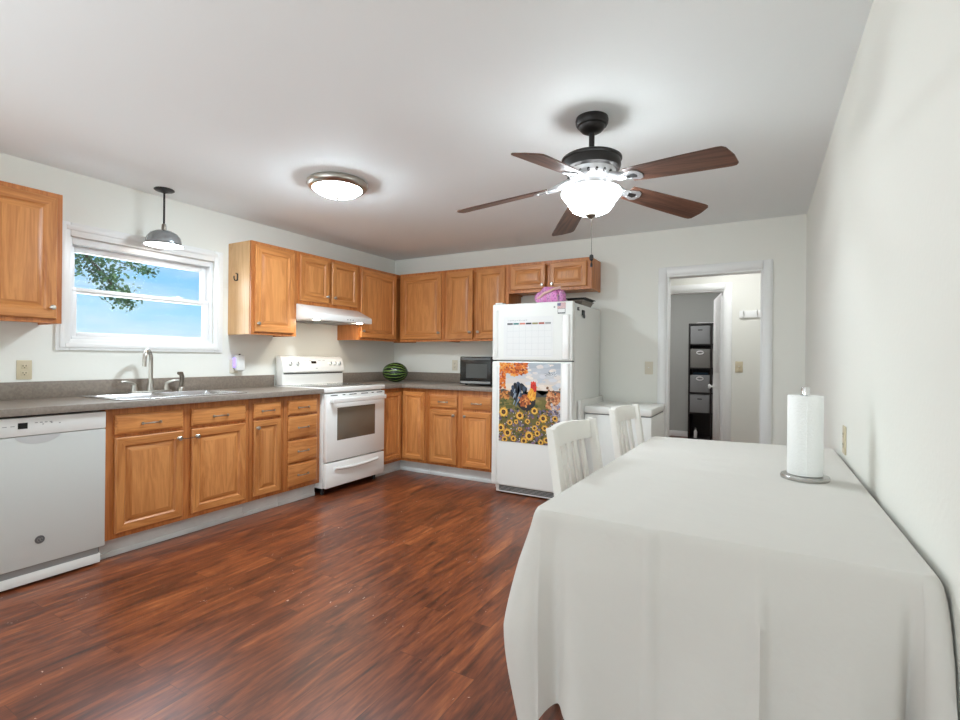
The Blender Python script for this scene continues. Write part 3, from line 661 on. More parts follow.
oa = outlet('beige wall outlet behind the plug-in night light', (0, -2.095, 1.098), LW, beige_pl)
outlet('pale wall outlet on the back wall beside the microwave', (0.873, 0, 1.105), 0, beige_pl)
outlet('beige wall outlet low on the wall behind the paper towels', (WX, -2.155, 0.863), -PI / 2, almond)
outlet('beige light switch on the wall over the chest freezer', (2.971, 0, 1.113), 0, beige_pl, 'switch')
outlet('beige light switch on the hall wall below the coat rack', (3.657, HY, 1.121), 0, almond, 'switch')
nl = thing('night_light', 'white plug-in night light glowing violet beside the stove', 'night light', (0.0, -2.06, 1.125), LW)
MB().box(-0.036, 0.036, -0.055, -0.0085, -0.065, 0.07, bev=0.012, seg=3).build('housing', white_pl, nl)
box1('glow_panel', MAT['night_glow'], nl, -0.044, -0.037, -0.03, -0.010, -0.035, 0.045, label='violet lit panel')
MB().cyl((0.0, -0.03, 0.070), (0.0, -0.03, 0.078), 0.008, seg=12).build('button', black_matte, nl)

# ------------------------------------------------------------------ watermelon, microwave
m = MB(); t = bmesh.new(); bmesh.ops.create_uvsphere(t, u_segments=32, v_segments=20, radius=1.0)
bmesh.ops.scale(t, vec=(0.14, 0.112, 0.108), verts=t.verts[:])
for v in t.verts: v.co.z *= 1 + 0.02 * math.sin(3 * v.co.x * 10)
m.add(t)
wm = m.build('watermelon', melon_m, loc=(0.350, -0.405, CZ1 + 0.1085)); tag(wm, 'whole striped green watermelon in the counter corner', 'watermelon'); wm.rotation_euler = (0, 0, math.radians(25))
MB().lathe([(0.0, 0.012), (0.006, 0.01), (0.008, 0.0)], seg=10, mat=Matrix.Translation((0.138, 0, 0.004)) @ Matrix.Rotation(PI / 2, 4, 'Y')).build('stem', bark, wm)
mw = thing('microwave', 'black countertop microwave pushed against the fridge', 'microwave', (1.218, -0.085, CZ1 + 0.001))
w = 0.475
box1('cabinet', mw_body, mw, 0, w, -0.345, 0, 0.012, 0.288, bev=0.004)
for x in (0.04, w - 0.04):
    for y in (-0.3, -0.04): MB().cyl((x, y, 0.0), (x, y, 0.014), 0.014, seg=12).build('foot', black_matte, mw)
dd = MB().box(0.002, 0.355, -0.366, -0.346, 0.014, 0.286, bev=0.003).build('door', mw_body, mw)
box1('door_window', mw_glass, dd, 0.075, 0.315, -0.3675, -0.3655, 0.075, 0.215)
box1('door_strip', dark_grey, dd, 0.02, 0.35, -0.3672, -0.3655, 0.255, 0.275)
box1('lower_strip', grey_mid, dd, 0.01, 0.35, -0.3672, -0.3655, 0.02, 0.042)
cpn = MB().box(0.357, w - 0.002, -0.366, -0.346, 0.014, 0.286, bev=0.003).build('control_panel', mw_body, mw)
box1('display', black_gloss, cpn, 0.37, w - 0.015, -0.3672, -0.3655, 0.235, 0.262)
m = MB()
for i in range(3):
    for j in range(4): m.box(0.372 + i * 0.03, 0.394 + i * 0.03, -0.3672, -0.3655, 0.08 + j * 0.036, 0.104 + j * 0.036)
m.build('keypad_buttons', dark_grey, cpn)

# ------------------------------------------------------------------ refrigerator
FX0, FX1, FYF = 1.792, 2.530, -0.832
fr = thing('refrigerator', 'white top-freezer refrigerator with a rooster print on its door', 'refrigerator', (FX0, 0, 0)); w = FX1 - FX0
box1('fridge_case', appl_t, fr, 0.002, w - 0.002, -0.752, -0.04, 0.03, 1.652, bev=0.006)
box1('door_gasket', grey_mid, fr, 0.012, w - 0.012, -0.7655, -0.7525, 0.1, 1.645)
for nm, z0, z1 in (('freezer_door', 1.171, 1.662), ('fridge_door', 0.080, 1.163)):
    d = MB().box(0, w, FYF, -0.766, z0, z1, bev=0.012, seg=4).build(nm, appl_t, fr)
    # flush grip moulded along the hinge-free edge
    za, zb = (z0 + 0.012, z1 - 0.112) if nm == 'freezer_door' else (z0 + 0.5, z1 - 0.012)
    m = MB(); pts = []
    m.prism([(w - 0.092, FYF + 0.002), (w - 0.084, FYF - 0.010), (w - 0.055, FYF - 0.020), (w - 0.030, FYF - 0.018), (w - 0.018, FYF + 0.002)], 'z', za, zb, bev=0.005)
    m.build('door_grip', appl_b, d)
    m = MB().prism([(0.02, FYF + 0.002), (0.028, FYF - 0.006), (0.05, FYF - 0.008), (0.062, FYF + 0.002)], 'z', z0 + 0.02, z1 - 0.05, bev=0.003)
    m.build('edge_moulding', appl_t, d)
box1('hinge_cover', appl, fr, 0.02, 0.09, -0.82, -0.74, 1.6625, 1.676, bev=0.004)
gk = box1('base_grille', appl, fr, 0.028, w - 0.01, -0.79, -0.70, 0.012, 0.074, bev=0.004)
m = MB()
for k in range(4): m.box(0.06, w - 0.03, -0.7925, -0.789, 0.026 + k * 0.0115, 0.034 + k * 0.0115)
m.build('grille_slots', dark_grey, gk)
for x in (0.08, w - 0.08): MB().cyl((x, -0.6, 0), (x, -0.6, 0.032), 0.025, seg=14).build('leveling_foot', black_matte, fr)

# rooster print: one printed sheet, its picture laid in thin inks
INK = {}
def ink(r, g, b):
    k = (r, g, b)
    if k not in INK: INK[k] = len(INK); PMATS.append(principled('ink_%d' % len(INK), lin(r, g, b), 0.55))
    return INK[k]
PMATS = []
PX0, PX1, PZ0, PZ1 = 1.868, 2.432, 0.468, 1.152
class Print:
    def __init__(s, x0, x1, z0, z1, y): s.a = (x0, x1, z0, z1); s.y = y; s.mb = MB(); s.k = 0; s.rnd = random.Random(3)
    def pt(s, u, v): x0, x1, z0, z1 = s.a; return (x0 + (x1 - x0) * min(max(u, 0), 1), z0 + (z1 - z0) * min(max(v, 0), 1))
    def poly(s, uv, col):
        s.k += 1; y = s.y - 0.0004 - s.k * 4e-6
        vs = []
        for u, v in uv:
            x, z = s.pt(u, v); vs.append(s.mb.bm.verts.new((x, y, z)))
        try: f = s.mb.bm.faces.new(vs); f.material_index = ink(*col)
        except ValueError: return
        bmesh.ops.triangulate(s.mb.bm, faces=[f])
    def blob(s, u, v, r, col, n=9, jag=0.3, sq=0.82):
        s.poly([(u + r * (1 - jag * s.rnd.random()) * math.cos(2 * PI * k / n), v + sq * r * (1 - jag * s.rnd.random()) * math.sin(2 * PI * k / n)) for k in range(n)], col)
P = Print(PX0, PX1, PZ0, PZ1, FYF - 0.0008); rn = P.rnd
def px(*q): return [((x - 72) / 463, 1 - (y - 95) / 560) for x, y in q]
def gx(x, y): return ((x - 72) / 463, 1 - (y - 95) / 560)
bands = [(176, 183, 190), (190, 194, 200), (204, 204, 206), (216, 208, 202), (228, 214, 198), (232, 208, 184)]
for k, c in enumerate(bands): P.poly(px((72, 95 + k * 37), (535, 95 + k * 37), (535, 300 + k), (72, 300 + k)), c)
for k in range(40): P.blob(*gx(rn.uniform(250, 535), rn.uniform(110, 280)), rn.uniform(0.03, 0.08), rn.choice([(214, 214, 218), (224, 216, 210), (196, 200, 206), (236, 224, 212)]), sq=0.4)
P.poly(px((72, 290), (105, 283), (140, 292), (160, 318), (230, 335), (290, 300), (350, 285), (400, 320), (450, 298), (500, 284), (535, 282), (535, 350), (72, 350)), (74, 72, 70))
P.poly(px((72, 318), (120, 312), (180, 340), (300, 335), (420, 330), (535, 318), (535, 370), (72, 370)), (122, 104, 66))
P.poly(px((72, 345), (160, 352), (300, 350), (535, 344), (535, 655), (72, 655)), (112, 104, 54))
for k in range(60): P.blob(*gx(rn.uniform(72, 535), rn.uniform(352, 440)), rn.uniform(0.03, 0.09), rn.choice([(92, 94, 46), (128, 116, 62), (148, 128, 76), (78, 86, 44)]), sq=0.35)
for k in range(70): P.blob(*gx(rn.uniform(75, 150), rn.uniform(300, 350)), rn.uniform(0.012, 0.03), rn.choice([(186, 110, 48), (150, 84, 40), (206, 140, 72), (96, 70, 44)]))
for k in range(170): P.blob(*gx(rn.uniform(438, 535), rn.gauss(345, 34)), rn.uniform(0.012, 0.032), rn.choice([(196, 122, 74), (214, 150, 102), (170, 96, 60), (226, 176, 130), (120, 84, 58)]))
for k in range(70): P.blob(*gx(rn.uniform(470, 535), rn.uniform(370, 520)), rn.uniform(0.012, 0.035), rn.choice([(176, 170, 182), (204, 200, 206), (150, 140, 160), (216, 190, 170)]))  # pale blobs paint in the glare on this part of the print
def leaf_zone():
    while True:
        x, y = rn.uniform(72, 290), rn.uniform(95, 275)
        if (y < 190 - max(0, x - 200) * 0.3 and not (120 < x < 165 and y > 165)) or x < 118: return x, y
for k in range(330):
    x, y = leaf_zone(); P.blob(*gx(x, y), rn.uniform(0.012, 0.034), rn.choice([(212, 104, 34), (232, 138, 52), (190, 78, 28), (240, 170, 84), (150, 66, 30), (224, 120, 40)]), n=7, jag=0.5)
for k in range(46): x, y = gx(rn.uniform(425, 510), rn.uniform(155, 185)); P.blob(x, y, rn.uniform(0.006, 0.018), rn.choice([(236, 238, 240), (120, 126, 132)]), n=5, sq=0.35)
# the bird: tail, body, neck, head
for k, (a, b, c) in enumerate(((160, 292, 30), (168, 262, 26), (185, 244, 24), (208, 236, 22), (236, 246, 20), (256, 264, 18))):
    P.poly(px((a, b), (a + 12, b - 10), (a + 34, b + 6), (250, 330), (238, 385), (216, 380), (a + 30, b + 62), (a + 4, b + 34)), (28, 32, 40) if k % 2 == 0 else (58, 72, 92))
for k in range(16): x, y = rn.uniform(180, 245), rn.uniform(262, 370); P.poly(px((x, y), (x + 6, y + 3), (x - 6, y + 36), (x - 10, y + 30)), rn.choice([(96, 116, 140), (20, 22, 28), (150, 164, 178)]))
P.poly(px((214, 380), (250, 330), (300, 345), (356, 350), (352, 385), (330, 412), (292, 436), (255, 424), (228, 404)), (34, 34, 40))
P.poly(px((236, 352), (258, 318), (296, 316), (318, 346), (308, 380), (276, 398), (242, 402)), (178, 92, 44))
for k in range(40): P.blob(*gx(rn.gauss(275, 18), rn.gauss(358, 20)), rn.uniform(0.010, 0.024), rn.choice([(206, 120, 56), (150, 70, 36), (226, 152, 84), (110, 58, 34)]), n=5)
P.poly(px((290, 330), (306, 296), (320, 262), (356, 262), (360, 300), (354, 346), (324, 362)), (236, 160, 48))
for k in range(26): x, y = rn.uniform(302, 350), rn.uniform(280, 346); P.poly(px((x, y), (x + 5, y), (x - 2, y + 22), (x - 7, y + 18)), rn.choice([(246, 196, 84), (222, 120, 40), (250, 176, 60)]))
P.poly(px((316, 268), (318, 240), (328, 230), (342, 228), (356, 236), (361, 256), (360, 292), (346, 298), (334, 276)), (206, 46, 36))
P.poly(px((318, 232), (324, 222), (331, 230), (338, 219), (345, 229), (353, 224), (358, 240), (330, 246)), (226, 66, 46))
P.blob(*gx(340, 254), 0.008, (30, 20, 16)); P.poly(px((360, 256), (372, 262), (360, 268)), (226, 180, 90))
for x in (276, 300): P.poly(px((x, 428), (x + 7, 428), (x + 12, 470), (x + 4, 470)), (196, 150, 70))
# meadow: foliage, violet sprigs, white daisies, sunflowers
for k in range(420):
    x, y = rn.uniform(72, 535), 655 - (rn.random() ** 1.3) * 235
    P.blob(*gx(x, y), rn.uniform(0.01, 0.036), rn.choice([(58, 66, 38), (84, 86, 46), (112, 98, 122), (142, 122, 150), (46, 50, 34), (124, 104, 62), (96, 84, 110)]), n=6, jag=0.5)
for k in range(110): P.blob(*gx(rn.uniform(72, 535), rn.uniform(440, 650)), rn.uniform(0.006, 0.013), rn.choice([(236, 232, 220), (226, 196, 150), (178, 150, 186), (214, 120, 90)]), n=6)
SUNS = [(160, 520, 26), (270, 640, 30), (350, 545, 24), (210, 510, 20), (425, 540, 26), (120, 640, 28), (375, 510, 18), (110, 447, 44), (238, 464, 36), (349, 426, 31), (414, 474, 36), (143, 592, 38), (311, 602, 40), (90, 560, 34), (190, 630, 26), (298, 502, 24), (372, 580, 26), (398, 640, 24), (470, 560, 36), (500, 470, 24), (505, 630, 30), (440, 620, 28), (240, 560, 18)]
for x, y, r in SUNS:
    for ring, (rr, cc) in enumerate(((1.0, (222, 160, 52)), (0.8, (240, 196, 92)))):
        for k in range(15):
            a = 2 * PI * (k + 0.5 * ring) / 15; R1 = r * rr * rn.uniform(0.85, 1.1)
            P.poly(px((x + 0.35 * r * math.cos(a - 0.25), y + 0.33 * r * math.sin(a - 0.25)), (x + 0.75 * R1 * math.cos(a - 0.17), y + 0.7 * R1 * math.sin(a - 0.17)), (x + R1 * math.cos(a), y + 0.94 * R1 * math.sin(a)), (x + 0.75 * R1 * math.cos(a + 0.17), y + 0.7 * R1 * math.sin(a + 0.17)), (x + 0.35 * r * math.cos(a + 0.25), y + 0.33 * r * math.sin(a + 0.25))), cc)
    P.blob(*gx(x, y), 0.42 * r / 463, (70, 38, 22), jag=0.1); P.blob(*gx(x, y), 0.22 * r / 463, (110, 62, 30), jag=0.2)
pm = MB().box(PX0, PX1, FYF - 0.0011, FYF - 0.0003, PZ0, PZ1)
for f in pm.bm.faces: f.material_index = len(PMATS)
base_bm = P.mb.bm
tmp = bpy.data.meshes.new('tmp'); pm.bm.to_mesh(tmp); pm.bm.free(); base_bm.from_mesh(tmp); bpy.data.meshes.remove(tmp)
for f in base_bm.faces:
    if f.normal.y > 0.5 and len(f.verts) == 3: f.normal_flip()
ro = P.mb.build('door_print', PMATS + [paper], None)
tag(ro, 'autumn print of a rooster among sunflowers on the fridge door', 'poster')

# dry-erase calendar, flag magnet, clips
cal = thing('wall_calendar', 'white week-planner sheet with coloured day headers on the freezer door', 'calendar', (1.905, FYF - 0.0006, 1.20))
cw, ch = 0.458, 0.345
box1('sheet', paper, cal, 0, cw, -0.0010, 0, 0, ch)
hc = [(60, 62, 66), (44, 120, 120), (214, 132, 110), (44, 42, 46), (150, 140, 88), (168, 70, 54), (160, 160, 160)]
for k, c in enumerate(hc):
    m = principled('day_header', lin(*c), 0.6)
    box1('day_header', m, cal, 0.035 + k * 0.0585, 0.035 + k * 0.0585 + 0.052, -0.0014, -0.00105, ch - 0.066, ch - 0.052)
gl = principled('grid_line', lin(205, 206, 206), 0.6); m = MB()
for k in range(8): m.box(0.033 + k * 0.0585 - 0.0006, 0.033 + k * 0.0585 + 0.0006, -0.0013, -0.00105, 0.015, ch - 0.07)
for k in range(6): m.box(0.033, 0.033 + 7 * 0.0585, -0.0013, -0.00105, 0.015 + k * 0.052 - 0.0006, 0.015 + k * 0.052 + 0.0006)
m.build('ruled_grid', gl, cal)
m = MB()
for k in range(9): m.box(0.04 + k * 0.021, 0.04 + k * 0.021 + 0.015, -0.0013, -0.00105, ch - 0.034 - 0.003 * (k % 2), ch - 0.029 + 0.002 * (k % 3))
m.build('heading_script', gl, cal)
fm = thing('flag_magnet', 'small stars-and-stripes flag magnet at the top of the freezer door', 'magnet', (2.398, FYF - 0.0006, 1.603))
red = principled('flag_red', lin(192, 104, 108), 0.5); blue = principled('flag_blue', lin(92, 98, 140), 0.5)
box1('backing', paper, fm, 0, 0.072, -0.0022, 0, 0, 0.045)
m = MB()
for k in range(7): m.box(0.0, 0.072, -0.0026, -0.0021, k * 0.00692, k * 0.00692 + 0.0035)
m.build('stripes', red, fm)
cn = box1('canton', blue, fm, 0, 0.030, -0.003, -0.0024, 0.0207, 0.045); m = MB()
for i in range(5):
    for j in range(4): m.box(0.003 + i * 0.0055, 0.0047 + i * 0.0055, -0.0034, -0.0029, 0.0235 + j * 0.0055, 0.0252 + j * 0.0055)
m.build('stars', paper, cn)
tm = thing('tag_magnet', 'white rectangular magnet with a dark lower edge under the flag magnet', 'magnet', (2.404, FYF - 0.0006, 1.562))
box1('tag_face', paper, tm, 0, 0.06, -0.0022, 0, 0.007, 0.037); box1('tag_edge', black_matte, tm, 0, 0.06, -0.0026, 0, 0.0, 0.0068); box1('tag_border', dark_grey, tm, -0.003, 0.063, -0.0015, 0, -0.002, 0.0395)
o = MB().lathe([(0.0, 0.004), (0.006, 0.0035), (0.008, 0.0)], seg=14, mat=Matrix.Translation((2.372, FYF - 0.0004, 1.617)) @ Matrix.Rotation(PI / 2, 4, 'X')).build('round_magnet', grey_mid)
tag(o, 'tiny round grey magnet beside the flag magnet', 'magnet')
for k, (y, z, lab) in enumerate(((-0.70, 1.607, 'small square black clip magnet near the front of the fridge side'), (-0.57, 1.585, 'larger black clip magnet farther back on the fridge side'))):
    cl = thing('clip_magnet', lab, 'magnet', (FX1 - 0.001, y, z), 0, 'black clip magnets on the fridge side'); s = 0.8 + 0.55 * k
    box1('clip_jaw', black_matte, cl, 0, 0.010, -0.022 * s, 0.022 * s, -0.016 * s, 0.016 * s, bev=0.002)
    if k: MB().cyl((0.006, 0.012, -0.03), (0.012, 0.012, -0.03), 0.018, seg=16).build('clip_lever', black_matte, cl)
    else: box1('clip_label', paper, cl, 0.0101, 0.0108, -0.010, 0.010, -0.007, 0.007)

# things on top of the fridge
t = bmesh.new(); bmesh.ops.create_uvsphere(t, u_segments=40, v_segments=24, radius=1.0)
for v in t.verts:
    x, y, z = v.co; s = 1 + 0.07 * math.sin(5 * x + 3 * z) + 0.05 * math.sin(9 * y + 7 * x)
    sq = lambda q, p: math.copysign(abs(q) ** p, q)
    v.co = Vector((sq(x, 0.75) * 0.135 * s * (1 - 0.12 * max(z, 0)), sq(y, 0.8) * 0.075 * s, max(sq(z, 0.8), -0.75) * 0.085 * s))
m = MB(); m.add(t)
bg_ = m.build('bag_body', bag_m); th = thing('gift_bag', 'pink patterned fabric bag lying on top of the fridge', 'bag', (2.258, -0.62, 1.662 - 0.0)); bg_.parent = th; bg_.location = (0, 0, 0.066)
MB().tube([(-0.1, -0.06, 0.05), (-0.03, -0.083, 0.09), (0.05, -0.083, 0.12), (0.1, -0.04, 0.14)], 0.012, 8).build('strap', principled('bag_strap', lin(224, 184, 172), 0.6), th, label='pale peach strap')
zc = 1.654
ty = thing('baking_tray', 'deep grey baking pan lying flat on the fridge behind the pink bag', 'tray', (2.41, -0.36, zc))
frust = lambda m, hw, hd, z0, z1, fl, mi=0: m.rings
def tray(par, hw, hd, h, mat, nm):
    t = bmesh.new(); R = []
    for s, z in ((-0.02, 0), (0.0, h), (0.012, h), (0.012, h - 0.004), (0.002, h - 0.004), (-0.017, 0.003)):
        R.append([t.verts.new((sx * (hw + s), sy * (hd + s), z)) for sx, sy in ((-1, -1), (1, -1), (1, 1), (-1, 1))])
    t.faces.new(R[0]); t.faces.new(R[-1])
    for A, B in zip(R, R[1:]):
        for k in range(4): t.faces.new((A[k], A[(k + 1) % 4], B[(k + 1) % 4], B[k]))
    m = MB(); m.add(t); return m.build(nm, mat, par)
tray(ty, 0.095, 0.15, 0.05, nickel_dk, 'pan')
ty2 = thing('baking_tray', 'shallow dark baking pan stacked on the grey pan on the fridge', 'tray', (2.43, -0.34, zc + 0.051))
tray(ty2, 0.085, 0.14, 0.022, black_matte, 'pan')

# ------------------------------------------------------------------ chest freezer and the slab beside it
cf = thing('chest_freezer', 'white chest freezer between the fridge and the doorway', 'freezer', (2.566, -0.035, 0)); w = 0.545
box1('freezer_case', freezer_w, cf, 0, w, -0.578, 0, 0.03, 0.725, bev=0.008)
box1('lid_gasket', grey_mid, cf, 0.008, w - 0.008, -0.573, -0.008, 0.7255, 0.734)
box1('lid', freezer_w, cf, -0.002, w + 0.004, -0.590, 0, 0.7345, 0.795, bev=0.016)
for x in (0.05, w - 0.05):
    for y in (-0.52, -0.06): MB().cyl((x, y, 0), (x, y, 0.032), 0.02, seg=12).build('foot', black_matte, cf)
box1('lock', nickel, cf, w / 2 - 0.012, w / 2 + 0.012, -0.594, -0.589, 0.752, 0.772, bev=0.002)
sl = MB().box(2.534, 2.561, -0.70, -0.05, 0.0, 0.842, bev=0.005).build('upright_panel', freezer_w)
tag(sl, 'thin white slab standing upright between the fridge and chest freezer', 'panel')

# ------------------------------------------------------------------ dining table, cloth, chairs
TX0, TX1, TY0, TY1, TZ = 3.352, 4.128, -3.452, -1.985, 0.79
tb = thing('dining_table', 'long dining table under the white cloth along the wall', 'table', ((TX0 + TX1) / 2, (TY0 + TY1) / 2, 0))
hw, hl = (TX1 - TX0) / 2 - 0.04, (TY1 - TY0) / 2 - 0.055
box1('tabletop', table_white, tb, -hw, hw, -hl, hl, TZ - 0.036, TZ - 0.008, bev=0.003)
m = MB(); frame = [(-hw + 0.06, hw - 0.06, -hl + 0.06, -hl + 0.08), (-hw + 0.06, hw - 0.06, hl - 0.08, hl - 0.06), (-hw + 0.06, -hw + 0.08, -hl + 0.08, hl - 0.08), (hw - 0.08, hw - 0.06, -hl + 0.08, hl - 0.08)]
for q in frame: m.box(*q, TZ - 0.12, TZ - 0.033)
m.build('apron', table_white, tb)
for sx in (-1, 1):
    for sy in (-1, 1):
        x, y = sx * (hw - 0.07), (-0.54 if sy < 0 else 0.255)
        MB().prism([(x - 0.032, y - 0.032), (x + 0.032, y - 0.032), (x + 0.032, y + 0.032), (x - 0.032, y + 0.032)], 'z', 0, TZ - 0.033, bev=0.004).build('leg', table_white, tb)

def cloth():
    bm = bmesh.new(); rc = 0.022; rnd = random.Random(11)
    # perimeter samples, starting at the near corner on the kitchen side and running along the near side first
    P_ = []
    def seg(a, b, n, k0):
        for i in range(n):
            t = i / n; P_.append((a[0] + (b[0] - a[0]) * t, a[1] + (b[1] - a[1]) * t, k0))
    corners = [(TX0, TY0), (TX1, TY0), (TX1, TY1), (TX0, TY1)]
    cs = [((TX0 + rc, TY0 + rc), PI, 1.5 * PI), ((TX1 - rc, TY0 + rc), 1.5 * PI, 2 * PI), ((TX1 - rc, TY1 - rc), 0, PI / 2), ((TX0 + rc, TY1 - rc), PI / 2, PI)]
    out = []
    NA = 14; ns = [90, 110, 60, 110]
    arcw = 0.10                                    # cloth that gathers in each corner
    s = 0
    for k in range(4):
        (cx, cy), a0, a1 = cs[k]
        for i in range(NA):
            a = a0 + (a1 - a0) * i / NA; out.append((cx + rc * math.cos(a), cy + rc * math.sin(a), math.cos(a), math.sin(a), k, i / NA - 0.5, None))
        (dx, dy) = cs[(k + 1) % 4][0]; an = a1; p0 = (cx + rc * math.cos(an), cy + rc * math.sin(an)); p1 = (dx + rc * math.cos(an), dy + rc * math.sin(an))
        LN = math.hypot(p1[0] - p0[0], p1[1] - p0[1])
        for i in range(ns[k]):
            t = i / ns[k]; t = 0.5 - 0.5 * math.cos(PI * t) if ns[k] else t
            out.append((p0[0] + (p1[0] - p0[0]) * t, p0[1] + (p1[1] - p0[1]) * t, math.cos(an), math.sin(an), k, None, t * LN))
    LNs = [TX1 - TX0 - 2 * rc, TY1 - TY0 - 2 * rc, TX1 - TX0 - 2 * rc, TY1 - TY0 - 2 * rc]
    def g(x, c, w): return math.exp(-((x - c) / w) ** 2)
    NT_ = 26; DROP = 0.50
    rings = []
    for j in range(NT_ + 1):
        t = (j / NT_) ** 1.6; row = []
        for (x, y, nx, ny, k, ca, sl) in out:
            # signed distance from each nearby corner
            if ca is not None: dist, kc, on_next = ca * 0.05, k, None
            else:
                L_ = LNs[k]
                dist, kc = (sl + 0.025, k) if sl < L_ / 2 else (-(L_ - sl) - 0.025, (k + 1) % 4)
            f = 0.012 * min(1, t * 4)
            side = 0.006 * math.sin(9 * (x + y) + k) + 0.005 * math.sin(23 * (x - y) + 2 * k)
            tx = 0.0
            if kc == 0:                           # near corner on the kitchen side
                f += 0.090 * g(dist, -0.02, 0.035) * math.sin(min(1.0, t * 1.25) * PI / 2) ** 1.3 * (1 - 0.6 * max(0, t - 0.55) / 0.45)
                f += -0.045 * g(dist, 0.062, 0.026) * t ** 0.8 + 0.022 * g(dist, 0.13, 0.05) * t + 0.02 * g(dist, -0.16, 0.08) * t
            elif kc == 1:                         # near corner against the wall
                f += 0.105 * g(dist, -0.004, 0.024) * t ** 0.85 + -0.085 * g(dist, -0.040, 0.012) * max(0, t - 0.06) + 0.010 * g(dist, -0.12, 0.04) * t
            else:
                f += 0.07 * g(dist, 0.0, 0.03) * t - 0.02 * g(abs(dist), 0.07, 0.03) * t
            f += side * t
            if k == 3 and ca is None: f += (0.014 * math.sin(sl * 17) + 0.01 * math.sin(sl * 31 + 1)) * t
            if k == 0 and ca is None:             # pressed creases on the near side
                f += 0.010 * g(sl, 0.265, 0.010) * (1 - 0.3 * t) + 0.017 * g(sl, 0.476, 0.011) * min(1, 3 * t) + 0.010 * math.sin(sl * 15 + 1.2 * t) * t + 0.005 * math.sin(sl * 29 + 3 * t) * t + 0.004 * math.sin(sl * 6 + 6 * t) * t
            drop = DROP + 0.085 * g(dist, -0.012 if kc == 0 else 0.0, 0.04)
            if k == 3 and ca is None:             # gathered up on the seats of the chairs pushed in
                e_ = max(0.0, min(1.0, (y + 3.15) / -0.12)) if y < -3.15 else 0.0
                e_ = e_ * e_ * (3 - 2 * e_); drop = drop * e_ + 0.285 * (1 - e_); f = f * e_ + 0.002 * (1 - e_) * t
            if k == 2 and ca is None or (kc == 3): drop = min(drop, 0.285)
            z0 = TZ; rr = 0.012                   # rounded top edge
            d = t * drop
            if j == 0: ox, oz = 0.0, TZ
            else:
                fr_ = min(1, d / 0.02); ox = rr * 0.5 * math.sin(fr_ * PI / 2) + f; oz = TZ - d
            X = x + nx * ox; Y = y + ny * ox
            row.append(bm.verts.new((X, Y, oz)))
        rings.append(row)
    n_ = len(out)
    Q = ((3.343, -3.470), (4.146, -3.472), (4.146, -1.935), (3.380, -2.005))       # the cloth's top corners as it lies
    def warp(v):
        a = (v.co.x - TX0) / (TX1 - TX0); b = (v.co.y - TY0) / (TY1 - TY0)
        ac = min(max(a, 0), 1); bc = min(max(b, 0), 1)
        X = (1 - bc) * ((1 - ac) * Q[0][0] + ac * Q[1][0]) + bc * ((1 - ac) * Q[3][0] + ac * Q[2][0]) + (a - ac) * (TX1 - TX0)
        Y = (1 - ac) * ((1 - bc) * Q[0][1] + bc * Q[3][1]) + ac * ((1 - bc) * Q[1][1] + bc * Q[2][1]) + (b - bc) * (TY1 - TY0)
        v.co.x = min(X, WX - 0.006); v.co.y = Y
    for A, B in zip(rings, rings[1:]):
        for i in range(n_): bm.faces.new((A[i], A[(i + 1) % n_], B[(i + 1) % n_], B[i]))
    # top: concentric rings shrinking to the middle, gently rumpled
    mx_, my_ = (TX0 + TX1) / 2, (TY0 + TY1) / 2; prev = rings[0]
    for sft in (0.995, 0.97, 0.9, 0.8, 0.65, 0.5, 0.35, 0.2, 0.08):
        row = []
        for (x, y, *_q) in out:
            X = mx_ + (x - mx_) * sft; Y = my_ + (y - my_) * sft
            row.append(bm.verts.new((X, Y, TZ + (0.0010 * math.sin(31 * Y + 9 * X) + 0.0008 * math.sin(57 * X - 13 * Y)) * (1 if sft < 0.98 else 0))))
        for i in range(n_): bm.faces.new((prev[(i + 1) % n_], prev[i], row[i], row[(i + 1) % n_]))
        prev = row
    bm.faces.new(prev)
    for v in bm.verts: warp(v)
    m = MB(); m.bm.free(); m.bm = bm
    bmesh.ops.recalc_face_normals(bm, faces=bm.faces[:])
    return m.build('tablecloth', cloth_m, smooth=1.2)
co = cloth(); tag(co, 'plain white tablecloth hanging in folds over the dining table', 'tablecloth')
md = co.modifiers.new('thickness', 'SOLIDIFY'); md.thickness = 0.0012; md.offset = -1

